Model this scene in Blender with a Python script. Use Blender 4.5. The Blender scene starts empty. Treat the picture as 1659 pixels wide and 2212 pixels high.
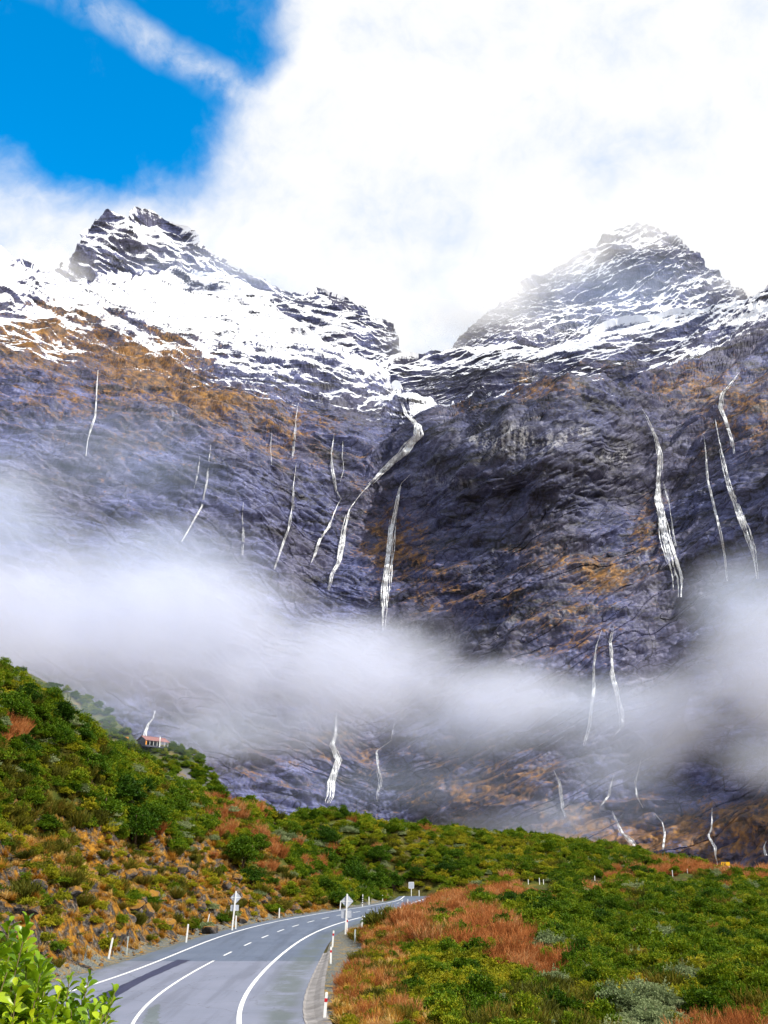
import bpy, math, random
import numpy as np
from mathutils import Vector, Matrix
from mathutils.bvhtree import BVHTree

# ------------------------------------------------------------------ camera, sky, sun, exposure
SC = bpy.context.scene
COL = SC.collection
rng = np.random.default_rng(7)
random.seed(7)
F, CX, CY, HC = 2124.0, 829.5, 1106.0, 5.6          # survey units: focal length, principal point, eye height
PITCH = math.atan((1850 - 1106) / F)
CP, SP = math.cos(PITCH), math.sin(PITCH)

cam = bpy.data.cameras.new('camera')
cam.sensor_fit = 'VERTICAL'; cam.sensor_height = 24.0
cam.lens = 12.0 / (1106.0 / F)
cam.clip_start = 0.1; cam.clip_end = 30000
co = bpy.data.objects.new('camera', cam); COL.objects.link(co)
co.location = (0, 0, HC); co.rotation_euler = (math.pi / 2 + PITCH, 0, 0)
SC.camera = co

SUN_AZ, SUN_EL = math.radians(120), math.radians(42)   # compass bearing from +Y, clockwise: behind the viewer's right shoulder
sun = bpy.data.lights.new('sun', 'SUN'); sun.energy = 4.9; sun.angle = math.radians(0.7); sun.color = (1.0, 0.95, 0.86)
so = bpy.data.objects.new('sun', sun); COL.objects.link(so)
sdir = Vector((math.sin(SUN_AZ) * math.cos(SUN_EL), math.cos(SUN_AZ) * math.cos(SUN_EL), math.sin(SUN_EL)))
so.rotation_euler = sdir.to_track_quat('Z', 'Y').to_euler(); so.location = (0, 0, 60)

SC.view_settings.view_transform = 'Standard'; SC.view_settings.look = 'None'
SC.view_settings.exposure = 0.38; SC.view_settings.gamma = 1.0; SC.view_settings.use_curve_mapping = False
SC.cycles.use_adaptive_sampling = True; SC.cycles.adaptive_threshold = 0.035
SC.cycles.use_denoising = True
SC.cycles.max_bounces = 6; SC.cycles.diffuse_bounces = 2; SC.cycles.glossy_bounces = 2
SC.cycles.transparent_max_bounces = 12; SC.cycles.volume_bounces = 4; SC.cycles.transmission_bounces = 2
SC.cycles.volume_step_rate = 1.0; SC.cycles.volume_max_steps = 128

def pray(px, py):
    a = (px - CX) / F; b = (CY - py) / F
    return np.array([a + 0 * b, CP - b * SP + 0 * a, SP + b * CP + 0 * a])

# ---- node helper
class NT:
    def __init__(s, tree): s.t = tree; s.t.nodes.clear()
    def n(s, typ, ins=None, **props):
        nd = s.t.nodes.new(typ)
        for k, v in props.items(): setattr(nd, k, v)
        for k, v in (ins or {}).items():
            sock = nd.inputs[k]
            if isinstance(v, bpy.types.NodeSocket): s.t.links.new(v, sock)
            elif isinstance(v, bpy.types.Node): s.t.links.new(v.outputs[0], sock)
            else:
                if hasattr(sock.default_value, '__len__') and not hasattr(v, '__len__'): v = (v,) * len(sock.default_value)
                if hasattr(sock.default_value, '__len__') and len(sock.default_value) == 4 and len(v) == 3: v = (*v, 1)
                sock.default_value = v
        return nd
    def math(s, op, a, b=0.0, clamp=False):
        return s.n('ShaderNodeMath', {0: a, 1: b}, operation=op, use_clamp=clamp).outputs[0]
    def vmath(s, op, a, b=(0, 0, 0)):
        nd = s.n('ShaderNodeVectorMath', {0: a, 1: b}, operation=op)
        return nd.outputs['Value'] if op in ('DOT_PRODUCT', 'LENGTH', 'DISTANCE') else nd.outputs[0]
    def noise(s, vec, scale, detail=4, rough=0.55, dist=0.0):
        return s.n('ShaderNodeTexNoise', {'Vector': vec, 'Scale': scale, 'Detail': detail, 'Roughness': rough, 'Distortion': dist}).outputs['Fac']
    def step(s, v, lo, hi, a=0.0, b=1.0, kind='SMOOTHSTEP'):
        return s.n('ShaderNodeMapRange', {'Value': v, 'From Min': lo, 'From Max': hi, 'To Min': a, 'To Max': b}, interpolation_type=kind).outputs[0]
    def mix(s, fac, a, b):
        nd = s.n('ShaderNodeMix', data_type='RGBA')
        for sock, v in ((nd.inputs[0], fac), (nd.inputs[6], a), (nd.inputs[7], b)):
            if isinstance(v, bpy.types.NodeSocket): s.t.links.new(v, sock)
            elif hasattr(v, '__len__'): sock.default_value = (*v[:3], 1)
            else: sock.default_value = v
        return nd.outputs[2]
    def ramp(s, fac, stops):
        nd = s.n('ShaderNodeValToRGB', {'Fac': fac}); cr = nd.color_ramp
        while len(cr.elements) < len(stops): cr.elements.new(0.5)
        for e, (p, c) in zip(cr.elements, stops): e.position = p; e.color = (*c, 1)
        return nd.outputs[0]
    def attr(s, name): return s.n('ShaderNodeAttribute', attribute_name=name).outputs['Fac']
    def pos(s): return s.n('ShaderNodeNewGeometry').outputs['Position']

def unit(px, py):
    d = pray(px, py); return tuple(float(v) for v in d / np.linalg.norm(d))

# ---- world: clear blue sky with broken bright cloud
world = bpy.data.worlds.new('World'); SC.world = world; world.use_nodes = True
w = NT(world.node_tree)
sky = w.n('ShaderNodeTexSky', sky_type='NISHITA', sun_disc=False, sun_elevation=SUN_EL, sun_rotation=SUN_AZ, altitude=800, air_density=1.0, dust_density=0.2, ozone_density=3.0)
hs = w.n('ShaderNodeHueSaturation', {'Hue': 0.49, 'Saturation': 1.75, 'Value': 1.85, 'Color': sky.outputs[0]})
bg_sky = w.n('ShaderNodeBackground', {'Color': hs.outputs[0], 'Strength': 0.14})
d = w.n('ShaderNodeTexCoord').outputs['Generated']
warp = w.n('ShaderNodeTexNoise', {'Vector': d, 'Scale': 5.0, 'Detail': 5, 'Roughness': 0.55}).outputs['Color']
dw = w.vmath('NORMALIZE', w.vmath('ADD', d, w.n('ShaderNodeVectorMath', {0: w.vmath('SUBTRACT', warp, (0.5, 0.5, 0.5)), 3: 0.09}, operation='SCALE').outputs[0]))
fine = w.noise(dw, 9.0, 9, 0.6)
broad = w.noise(w.vmath('ADD', d, (3.7, 1.2, 5.1)), 1.6, 2, 0.5)
def gap(px, py, inner, outer):
    c = w.vmath('DOT_PRODUCT', dw, unit(px, py))
    return w.step(c, math.cos(math.radians(outer)), math.cos(math.radians(inner)))
holes = gap(215, 130, 3.0, 9.5)
for g in ((450, 20, 1.5, 5.5), (30, 70, 1.0, 7.0), (320, 235, 1.0, 5.5), (300, -170, 2, 10)):
    holes = w.math('MAXIMUM', holes, gap(*g))
broad_gap = w.step(broad, 0.36, 0.26)                 # a few other gaps elsewhere in the deck
holes = w.math('MAXIMUM', holes, broad_gap)
# thin wisp that crosses the gap
p1, p2 = np.array(unit(150, -10)), np.array(unit(520, 210))
nrm = np.cross(p1, p2); nrm /= np.linalg.norm(nrm)
band = w.step(w.math('ABSOLUTE', w.vmath('DOT_PRODUCT', dw, tuple(nrm))), 0.026, 0.002)
band = w.math('MULTIPLY', band, w.step(w.vmath('DOT_PRODUCT', d, unit(360, 110)), math.cos(math.radians(9)), math.cos(math.radians(4))))
band = w.math('MULTIPLY', band, w.step(fine, 0.38, 0.66))
cov = w.math('ADD', w.math('SUBTRACT', 1.0, w.math('MULTIPLY', holes, 1.3)), w.math('MULTIPLY', w.math('SUBTRACT', fine, 0.5), 2.1))
cov = w.step(cov, -0.2, 1.05)
cov = w.math('MAXIMUM', cov, w.math('MULTIPLY', band, 0.75))
ccol = w.mix(w.step(fine, 0.35, 0.65), (0.91, 0.94, 1.0), (1.0, 1.0, 1.0))
bg_c = w.n('ShaderNodeBackground', {'Color': ccol, 'Strength': 0.80})
mx = w.n('ShaderNodeMixShader', {0: cov, 1: bg_sky.outputs[0], 2: bg_c.outputs[0]})
w.n('ShaderNodeOutputWorld', {'Surface': mx.outputs[0]})

# ------------------------------------------------------------------ shared maths
_perm = np.random.default_rng(3).permutation(256).astype(np.int32)
_perm = np.concatenate([_perm, _perm, _perm])
_g3 = np.random.default_rng(4).normal(size=(256, 3)); _g3 /= np.linalg.norm(_g3, axis=1)[:, None]
_g3 = _g3.astype(np.float32)
def gn(p):
    p = np.asarray(p, np.float32); i = np.floor(p).astype(np.int32); f = p - i; i &= 255
    u = f * f * f * (f * (f * 6 - 15) + 10); out = 0
    for dx in (0, 1):
        wx = u[..., 0] if dx else 1 - u[..., 0]; a = _perm[i[..., 0] + dx]
        for dy in (0, 1):
            wy = u[..., 1] if dy else 1 - u[..., 1]; b = _perm[a + i[..., 1] + dy]
            for dz in (0, 1):
                wz = u[..., 2] if dz else 1 - u[..., 2]
                g = _g3[_perm[b + i[..., 2] + dz] & 255]
                out = out + wx * wy * wz * (g[..., 0] * (f[..., 0] - dx) + g[..., 1] * (f[..., 1] - dy) + g[..., 2] * (f[..., 2] - dz))
    return out * 1.6
def ss(x, a, b):
    t = np.clip((x - a) / (b - a), 0, 1); return t * t * (3 - 2 * t)
def tps_fit(P, v, lam=1e-3):
    P = np.asarray(P, float); n = len(P); m = P.shape[1]
    d2 = ((P[:, None] - P[None]) ** 2).sum(-1); K = 0.5 * d2 * np.log(d2 + 1e-12) + lam * np.eye(n)
    Q = np.hstack([np.ones((n, 1)), P]); A = np.block([[K, Q], [Q.T, np.zeros((m + 1, m + 1))]])
    return P, np.linalg.solve(A, np.concatenate([np.asarray(v, float), np.zeros(m + 1)]))
def tps(fit, X):
    P, c = fit; n = len(P); X = np.asarray(X, float); out = np.empty(len(X))
    for k in range(0, len(X), 60000):
        x = X[k:k + 60000]; d2 = ((x[:, None] - P[None]) ** 2).sum(-1)
        out[k:k + 60000] = (0.5 * d2 * np.log(d2 + 1e-12)) @ c[:n] + c[n] + x @ c[n + 1:]
    return out
def at(px, py, r):                       # point at horizontal distance r in the surveyed direction
    d = pray(np.asarray(px, float), np.asarray(py, float)); k = r / np.hypot(d[0], d[1])
    return np.stack([d[0] * k, d[1] * k, HC + d[2] * k], -1)
def flat(px, py, z=0.0):
    d = pray(np.asarray(px, float), np.asarray(py, float)); t = (z - HC) / d[2]
    return np.stack([d[0] * t, d[1] * t], -1)
def proj(P):
    P = np.asarray(P, float); x = P[..., 0]; y = P[..., 1]; z = P[..., 2] - HC
    f = y * CP + z * SP; u = -y * SP + z * CP
    return CX + F * x / f, CY - F * u / f, f
def inpoly(px, py, poly):
    r = np.zeros(px.shape, bool); n = len(poly)
    for i in range(n):
        x1, y1 = poly[i]; x2, y2 = poly[(i + 1) % n]
        c = ((y1 > py) != (y2 > py)) & (px < (x2 - x1) * (py - y1) / (y2 - y1 + 1e-9) + x1); r ^= c
    return r

# ------------------------------------------------------------------ mesh + object helpers
def mesh_np(name, V, faces, mats=(), attrs=None, smooth=False, mi=None):
    me = bpy.data.meshes.new(name); V = np.asarray(V, np.float32); me.vertices.add(len(V)); me.vertices.foreach_set('co', V.ravel())
    if isinstance(faces, np.ndarray):
        k = faces.shape[1]; nf = len(faces); me.loops.add(nf * k); me.polygons.add(nf)
        me.loops.foreach_set('vertex_index', faces.astype(np.int32).ravel())
        me.polygons.foreach_set('loop_start', np.arange(0, nf * k, k, dtype=np.int32))
    else:
        me.clear_geometry(); me.from_pydata([tuple(map(float, v)) for v in V], [], [tuple(map(int, f)) for f in faces]); nf = len(faces)
    for m in mats: me.materials.append(m)
    if mi is not None: me.polygons.foreach_set('material_index', np.asarray(mi, np.int32))
    me.polygons.foreach_set('use_smooth', np.full(nf, smooth))
    for k, v in (attrs or {}).items():
        a = me.attributes.new(k, 'FLOAT', 'POINT'); a.data.foreach_set('value', np.asarray(v, np.float32).ravel())
    me.update(); me.validate()
    return me
def obj(name, me, parent=None, loc=None, label=None, cat=None, group=None, kind=None, rot=None, scale=None):
    o = bpy.data.objects.new(name, me); COL.objects.link(o)
    if parent is not None: o.parent = parent
    if loc is not None: o.location = loc
    if rot is not None: o.rotation_euler = rot
    if scale is not None: o.scale = (scale,) * 3 if not hasattr(scale, '__len__') else scale
    if label: o['label'] = label
    if cat: o['category'] = cat
    if group: o['group'] = group
    if kind: o['kind'] = kind
    return o
def grid_faces(nr, nc):
    i = np.arange(nr * nc).reshape(nr, nc)
    return np.stack([i[:-1, :-1], i[:-1, 1:], i[1:, 1:], i[1:, :-1]], -1).reshape(-1, 4)
class MB:                                 # small solid builder
    def __init__(s): s.v = []; s.f = []
    def add(s, V, Fc): o = len(s.v); s.v += [tuple(map(float, v)) for v in V]; s.f += [tuple(i + o for i in f) for f in Fc]
    def box(s, c, h, R=None):
        V = [Vector((x * h[0], y * h[1], z * h[2])) for z in (-1, 1) for x, y in ((-1, -1), (1, -1), (1, 1), (-1, 1))]
        if R is not None: V = [R @ v for v in V]
        s.add([v + Vector(c) for v in V], [(3, 2, 1, 0), (4, 5, 6, 7), (0, 1, 5, 4), (1, 2, 6, 5), (2, 3, 7, 6), (3, 0, 4, 7)])
        return s
    def tube(s, pts, rad, n=7):
        pts = [Vector(p) for p in pts]; rings = []
        for i, p in enumerate(pts):
            t = (pts[min(i + 1, len(pts) - 1)] - pts[max(i - 1, 0)]).normalized()
            a = t.orthogonal().normalized(); b = t.cross(a); r = rad[i] if hasattr(rad, '__len__') else rad
            rings.append([p + (a * math.cos(2 * math.pi * k / n) + b * math.sin(2 * math.pi * k / n)) * r for k in range(n)])
        Fc = [tuple(range(n))[::-1], tuple((len(pts) - 1) * n + k for k in range(n))]
        for i in range(len(pts) - 1):
            for k in range(n): Fc.append((i * n + k, i * n + (k + 1) % n, (i + 1) * n + (k + 1) % n, (i + 1) * n + k))
        s.add([v for r in rings for v in r], Fc); return s
    def prism(s, poly, y0, y1):           # polygon in x,z pulled along y
        n = len(poly); s.add([(x, y0, z) for x, z in poly] + [(x, y1, z) for x, z in poly],
            [tuple(range(n)), tuple(range(n, 2 * n))[::-1]] + [(i, n + i, n + (i + 1) % n, (i + 1) % n) for i in range(n)]); return s
    def me(s, name, mat, smooth=False): return mesh_np(name, np.array(s.v), s.f, [mat], smooth=smooth)

# ------------------------------------------------------------------ materials
MATS = {}
def mat(name):
    m = bpy.data.materials.new(name); m.use_nodes = True; MATS[name] = m; return m, NT(m.node_tree)
def finish(t, col, rough=0.8, bump=None, bstr=0.5, bdist=0.1, spec=0.3, metallic=0.0, extra=None):
    ins = {'Base Color': col, 'Roughness': rough, 'Specular IOR Level': spec, 'Metallic': metallic}
    if bump is not None: ins['Normal'] = t.n('ShaderNodeBump', {'Height': bump, 'Strength': bstr, 'Distance': bdist}).outputs[0]
    b = t.n('ShaderNodeBsdfPrincipled', ins); t.n('ShaderNodeOutputMaterial', {'Surface': b.outputs[0]}); return b
def plain(name, col, rough=0.6, var=0.15, scale=6.0, spec=0.3, metallic=0.0):
    m, t = mat(name); p = t.n('ShaderNodeTexCoord').outputs['Object']
    c = t.mix(t.step(t.noise(p, scale, 5, 0.65), 0.3, 0.7), tuple(v * (1 - var) for v in col), tuple(min(1, v * (1 + var)) for v in col))
    finish(t, c, rough, spec=spec, metallic=metallic); return m

def rock_material(name, snow=True):
    m, t = mat(name); p = t.pos()
    ea = t.attr('east')
    sA, sB = (t.noise(t.n('ShaderNodeMapping', {'Vector': p, 'Rotation': (0, math.radians(q), 0), 'Scale': (0.20, 0.20, 1.0)}).outputs[0], 0.10, 6, 0.70) for q in (-20, 28))
    strata = t.n('ShaderNodeMix', {0: ea, 2: sA, 3: sB}).outputs[0]; big = t.noise(p, 0.012, 3, 0.6); finen = t.noise(p, 0.33, 4, 0.72)
    sv = t.n('ShaderNodeMapping', {'Vector': p, 'Scale': (0.16, 0.16, 0.008)}).outputs[0]
    streak = t.noise(sv, 1.0, 3, 0.65)
    k = t.math('ADD', t.math('ADD', t.math('MULTIPLY', strata, 0.62), t.math('MULTIPLY', finen, 0.28)), t.math('MULTIPLY', big, 0.10))
    rock = t.ramp(k, [(0.41, (0.004, 0.004, 0.009)), (0.46, (0.038, 0.044, 0.098)), (0.54, (0.088, 0.100, 0.225)), (0.64, (0.23, 0.25, 0.44))])
    rock = t.mix(t.math('MULTIPLY', t.step(big, 0.42, 0.62), 0.5), rock, t.ramp(k, [(0.38, (0.008, 0.006, 0.007)), (0.58, (0.080, 0.064, 0.062))]))
    rock = t.mix(t.math('MULTIPLY', t.step(streak, 0.56, 0.74), 0.35), rock, (0.16, 0.16, 0.22))
    wv = t.vmath('ADD', t.n('ShaderNodeMapping', {'Vector': p, 'Rotation': (0, math.radians(14), 0), 'Scale': (0.035, 0.035, 0.085)}).outputs[0], t.n('ShaderNodeVectorMath', {0: t.n('ShaderNodeTexNoise', {'Vector': p, 'Scale': 0.05, 'Detail': 3}).outputs['Color'], 3: 0.9}, operation='SCALE').outputs[0])
    crk = t.n('ShaderNodeTexVoronoi', {'Vector': wv, 'Scale': 1.0}, feature='DISTANCE_TO_EDGE').outputs['Distance']
    crk2 = t.n('ShaderNodeTexVoronoi', {'Vector': wv, 'Scale': 3.3}, feature='DISTANCE_TO_EDGE').outputs['Distance']
    rock = t.mix(t.math('MAXIMUM', t.step(crk, 0.035, 0.0, 0, 0.8), t.step(crk2, 0.06, 0.0, 0, 0.5)), rock, (0.006, 0.006, 0.010))
    pale = t.math('MULTIPLY', t.attr('pale'), t.step(t.math('ADD', t.math('MULTIPLY', streak, 0.5), t.math('MULTIPLY', finen, 0.5)), 0.46, 0.60))
    rock = t.mix(t.math('MULTIPLY', t.attr('dark'), 0.62), rock, t.ramp(k, [(0.42, (0.004, 0.004, 0.006)), (0.56, (0.030, 0.031, 0.052)), (0.68, (0.12, 0.12, 0.18))]))
    rock = t.mix(pale, rock, (0.46, 0.46, 0.48))
    vn = t.math('ADD', t.math('MULTIPLY', t.noise(p, 0.06, 5, 0.78), 0.5), t.math('MULTIPLY', finen, 0.5))
    vf = t.step(t.math('ADD', t.attr('veg'), t.math('MULTIPLY', t.math('SUBTRACT', vn, 0.5), 3.6)), 0.32, 0.80)
    vcol = t.ramp(t.noise(p, 0.15, 4, 0.7), [(0.34, (0.030, 0.020, 0.012)), (0.46, (0.10, 0.052, 0.022)), (0.56, (0.20, 0.098, 0.026)), (0.66, (0.34, 0.17, 0.035)), (0.76, (0.14, 0.11, 0.03))])
    col = t.mix(t.math('MULTIPLY', vf, 0.9), rock, vcol)
    rough = 0.62
    if snow:
        sn = t.math('ADD', t.attr('snow'), t.math('ADD', t.math('MULTIPLY', t.math('SUBTRACT', strata, 0.5), 1.5), t.math('MULTIPLY', t.math('SUBTRACT', finen, 0.5), 0.7)))
        sf = t.step(sn, 0.42, 0.60)
        col = t.mix(sf, col, (0.80, 0.82, 0.87))
    h = t.math('ADD', t.math('MULTIPLY', strata, 1.0), t.math('MULTIPLY', finen, 0.6))
    finish(t, col, rough, None, spec=0.35)
    return m
M_ROCK = rock_material('mountain_rock')

def leaf_material(name, stops, rough=0.6, trans=0.25, spec=0.12, attr='v'):
    m, t = mat(name)
    r = t.n('ShaderNodeObjectInfo').outputs['Random']; v = t.attr(attr)
    k = t.math('ADD', t.math('MULTIPLY', r, 0.5), t.math('MULTIPLY', v, 0.55))
    col = t.ramp(k, stops)
    b = t.n('ShaderNodeBsdfPrincipled', {'Base Color': col, 'Roughness': rough, 'Specular IOR Level': spec})
    tr = t.n('ShaderNodeBsdfTranslucent', {'Color': col})
    mx = t.n('ShaderNodeMixShader', {0: trans, 1: b.outputs[0], 2: tr.outputs[0]})
    t.n('ShaderNodeOutputMaterial', {'Surface': mx.outputs[0]}); return m
L_GREEN = leaf_material('green_leaf', [(0.1, (0.018, 0.046, 0.002)), (0.35, (0.055, 0.115, 0.003)), (0.68, (0.130, 0.190, 0.005)), (1.0, (0.31, 0.30, 0.012))])
L_DARK = leaf_material('dark_leaf', [(0.1, (0.012, 0.036, 0.002)), (0.6, (0.036, 0.088, 0.003)), (1.0, (0.11, 0.18, 0.006))])
L_YEL = leaf_material('yellow_green_leaf', [(0.1, (0.07, 0.09, 0.004)), (0.45, (0.19, 0.20, 0.007)), (0.75, (0.34, 0.31, 0.012)), (1.0, (0.46, 0.34, 0.03))])
L_OLIVE = leaf_material('olive_leaf', [(0.1, (0.036, 0.042, 0.005)), (0.5, (0.085, 0.090, 0.008)), (0.8, (0.15, 0.13, 0.012)), (1.0, (0.21, 0.12, 0.02))])
L_SAGE = leaf_material('sage_leaf', [(0.1, (0.11, 0.15, 0.06)), (0.5, (0.20, 0.25, 0.11)), (1.0, (0.33, 0.36, 0.18))])
L_RUST = leaf_material('rust_stalk', [(0.1, (0.15, 0.050, 0.015)), (0.4, (0.33, 0.105, 0.028)), (0.7, (0.47, 0.18, 0.055)), (1.0, (0.56, 0.33, 0.15))], 0.8)
L_GOLD = leaf_material('gold_blade', [(0.08, (0.11, 0.085, 0.008)), (0.28, (0.26, 0.11, 0.010)), (0.45, (0.42, 0.17, 0.015)), (0.62, (0.52, 0.30, 0.05)), (0.85, (0.66, 0.47, 0.20))], 0.7)
L_FERN = leaf_material('fern_frond', [(0.1, (0.045, 0.060, 0.008)), (0.5, (0.13, 0.13, 0.018)), (0.85, (0.26, 0.20, 0.03)), (1.0, (0.34, 0.18, 0.03))])
L_NEAR = leaf_material('glossy_leaf', [(0.1, (0.05, 0.13, 0.004)), (0.4, (0.21, 0.34, 0.008)), (0.75, (0.42, 0.52, 0.015)), (1.0, (0.62, 0.52, 0.02))], 0.32, 0.35, 0.35)
M_BARK = plain('bark', (0.09, 0.06, 0.035), 0.9, 0.4, 12)
M_TWIG = plain('twig', (0.10, 0.075, 0.025), 0.7, 0.3, 30)

# ground: earth, moss, short grass, exposed rock on the cutting
m, t = mat('ground'); M_GROUND = m; p = t.pos()
n1 = t.noise(p, 0.5, 7, 0.65); n2 = t.noise(p, 3.0, 6, 0.7); n3 = t.noise(p, 0.12, 4, 0.6)
earth = t.ramp(n2, [(0.3, (0.020, 0.014, 0.008)), (0.5, (0.060, 0.042, 0.018)), (0.7, (0.14, 0.085, 0.025))])
grass = t.ramp(n1, [(0.3, (0.025, 0.040, 0.004)), (0.5, (0.060, 0.072, 0.007)), (0.70, (0.16, 0.11, 0.015))])
col = t.mix(t.step(t.math('ADD', n3, t.math('MULTIPLY', n2, 0.5)), 0.55, 0.85), earth, grass)
moss = t.ramp(n2, [(0.36, (0.030, 0.018, 0.004)), (0.5, (0.23, 0.100, 0.008)), (0.66, (0.42, 0.21, 0.02))])
stone = t.ramp(t.noise(p, 4.5, 8, 0.75), [(0.40, (0.006, 0.006, 0.006)), (0.52, (0.055, 0.048, 0.043)), (0.62, (0.20, 0.175, 0.15)), (0.74, (0.46, 0.42, 0.34))])
cut = t.mix(t.step(t.noise(p, 0.9, 6, 0.7), 0.44, 0.56), stone, moss)
col = t.mix(t.step(t.math('ADD', t.attr('cut'), t.math('MULTIPLY', t.math('SUBTRACT', n1, 0.5), 0.8)), 0.35, 0.6), col, cut)
far = t.ramp(n3, [(0.35, (0.16, 0.11, 0.03)), (0.6, (0.34, 0.22, 0.09))])
col = t.mix(t.attr('plain'), col, far)
finish(t, col, 0.9, t.math('ADD', n2, n1), 0.8, 0.25, 0.2)

def asphalt(name, a, b, stain):
    m, t = mat(name); p = t.pos()
    sp = t.noise(p, 28, 3, 0.7); bl = t.noise(p, 0.35, 5, 0.6)
    lp = t.n('ShaderNodeMapping', {'Vector': p, 'Scale': (1.5, 0.10, 1)}).outputs[0]
    tr = t.noise(lp, 0.8, 4, 0.6)
    c = t.mix(t.step(bl, 0.3, 0.7), a, b); c = t.mix(t.math('MULTIPLY', t.step(sp, 0.35, 0.65), 0.35), c, tuple(v * 1.35 for v in a))
    c = t.mix(t.math('MULTIPLY', t.step(tr, 0.46, 0.66), 0.45), c, tuple(v * 0.62 for v in a))
    cr = t.n('ShaderNodeTexVoronoi', {'Vector': t.vmath('ADD', p, t.n('ShaderNodeTexNoise', {'Vector': p, 'Scale': 1.2, 'Detail': 3}).outputs['Color']), 'Scale': 0.22}, feature='DISTANCE_TO_EDGE').outputs['Distance']
    c = t.mix(t.math('MULTIPLY', t.step(cr, 0.006, 0.0), 0.5), c, (0.03, 0.03, 0.035))
    if stain: c = t.mix(t.math('MULTIPLY', t.math('MULTIPLY', t.attr('dirt'), t.step(t.noise(p, 0.6, 6, 0.7), 0.34, 0.58)), 0.75), c, (0.085, 0.105, 0.095))
    finish(t, c, 0.72, sp, 0.35, 0.012, 0.4); return m
M_ROAD = asphalt('worn_chip_seal', (0.155, 0.170, 0.228), (0.185, 0.198, 0.262), True)
M_ROAD2 = asphalt('newer_chip_seal', (0.085, 0.108, 0.160), (0.110, 0.135, 0.190), True)
M_TAR = asphalt('tar_patch', (0.022, 0.025, 0.062), (0.030, 0.033, 0.078), False)
M_SKID = asphalt('oily_mark', (0.115, 0.140, 0.150), (0.14, 0.16, 0.18), False)
m, t = mat('road_paint'); p = t.pos()
c = t.mix(t.step(t.noise(p, 7, 6, 0.75), 0.60, 0.72), (0.80, 0.80, 0.80), (0.36, 0.37, 0.42)); finish(t, c, 0.6); M_PAINT = m
m, t = mat('gravel'); p = t.pos()
v = t.n('ShaderNodeTexVoronoi', {'Vector': p, 'Scale': 22.0}); c = t.ramp(v.outputs['Color'], [(0.1, (0.045, 0.055, 0.055)), (0.5, (0.11, 0.125, 0.12)), (0.9, (0.27, 0.28, 0.26))])
c = t.mix(t.step(t.noise(p, 1.4, 6, 0.75), 0.50, 0.60), c, (0.30, 0.19, 0.05)); finish(t, c, 0.9, v.outputs['Distance'], 0.9, 0.06); M_GRAVEL = m
m, t = mat('kerb_concrete'); p = t.pos()
c = t.ramp(t.noise(p, 1.3, 8, 0.7), [(0.3, (0.13, 0.12, 0.115)), (0.55, (0.24, 0.225, 0.22)), (0.75, (0.34, 0.32, 0.31))]); finish(t, c, 0.85, t.noise(p, 14, 5, 0.7), 0.5, 0.02); M_KERB = m
m, t = mat('boulder_rock'); p = t.pos()
c = t.ramp(t.noise(p, 2.6, 9, 0.75), [(0.36, (0.010, 0.010, 0.011)), (0.52, (0.055, 0.050, 0.050)), (0.66, (0.15, 0.14, 0.135)), (0.80, (0.42, 0.39, 0.33))])
mo = t.math('MULTIPLY', t.step(t.vmath('DOT_PRODUCT', t.n('ShaderNodeNewGeometry').outputs['Normal'], (0, 0, 1)), 0.1, 0.8), t.step(t.noise(p, 1.1, 5, 0.7), 0.36, 0.52))
c = t.mix(mo, c, (0.24, 0.115, 0.010)); finish(t, c, 0.85, t.noise(p, 6, 8, 0.75), 0.9, 0.08); M_BOULDER = m
M_WHITE = plain('white_painted_plastic', (0.80, 0.80, 0.78), 0.5, 0.06)
M_RED = plain('red_reflector', (0.50, 0.012, 0.02), 0.35, 0.1)
M_GALV = plain('sign_back_metal', (0.42, 0.45, 0.52), 0.5, 0.10, 5, 0.4)
M_STAKE = plain('weathered_stake', (0.42, 0.47, 0.45), 0.75, 0.2)
M_BLACK = plain('black_paint', (0.012, 0.012, 0.012), 0.5, 0.2)
M_YELLOW = plain('yellow_sign_face', (0.80, 0.42, 0.012), 0.45, 0.06)
M_ROOF = plain('red_iron_roof', (0.23, 0.105, 0.095), 0.6, 0.15, 1.5)
M_WALL = plain('dark_timber', (0.055, 0.055, 0.075), 0.8, 0.25, 1.5)
M_ORANGE = plain('orange_paint', (0.62, 0.24, 0.03), 0.6, 0.1)
M_POSTT = plain('pale_timber', (0.45, 0.45, 0.42), 0.7, 0.15)
m, t = mat('falling_water'); p = t.pos()
f = t.noise(t.n('ShaderNodeMapping', {'Vector': p, 'Scale': (0.9, 0.9, 0.20)}).outputs[0], 1.0, 6, 0.75)
b = t.n('ShaderNodeBsdfPrincipled', {'Base Color': (0.92, 0.94, 0.97), 'Roughness': 0.7})
tp = t.n('ShaderNodeBsdfTransparent'); a = t.step(f, 0.32, 0.58, 0.08, 0.97)
t.n('ShaderNodeOutputMaterial', {'Surface': t.n('ShaderNodeMixShader', {0: a, 1: tp.outputs[0], 2: b.outputs[0]}).outputs[0]}); M_WATER = m

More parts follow.
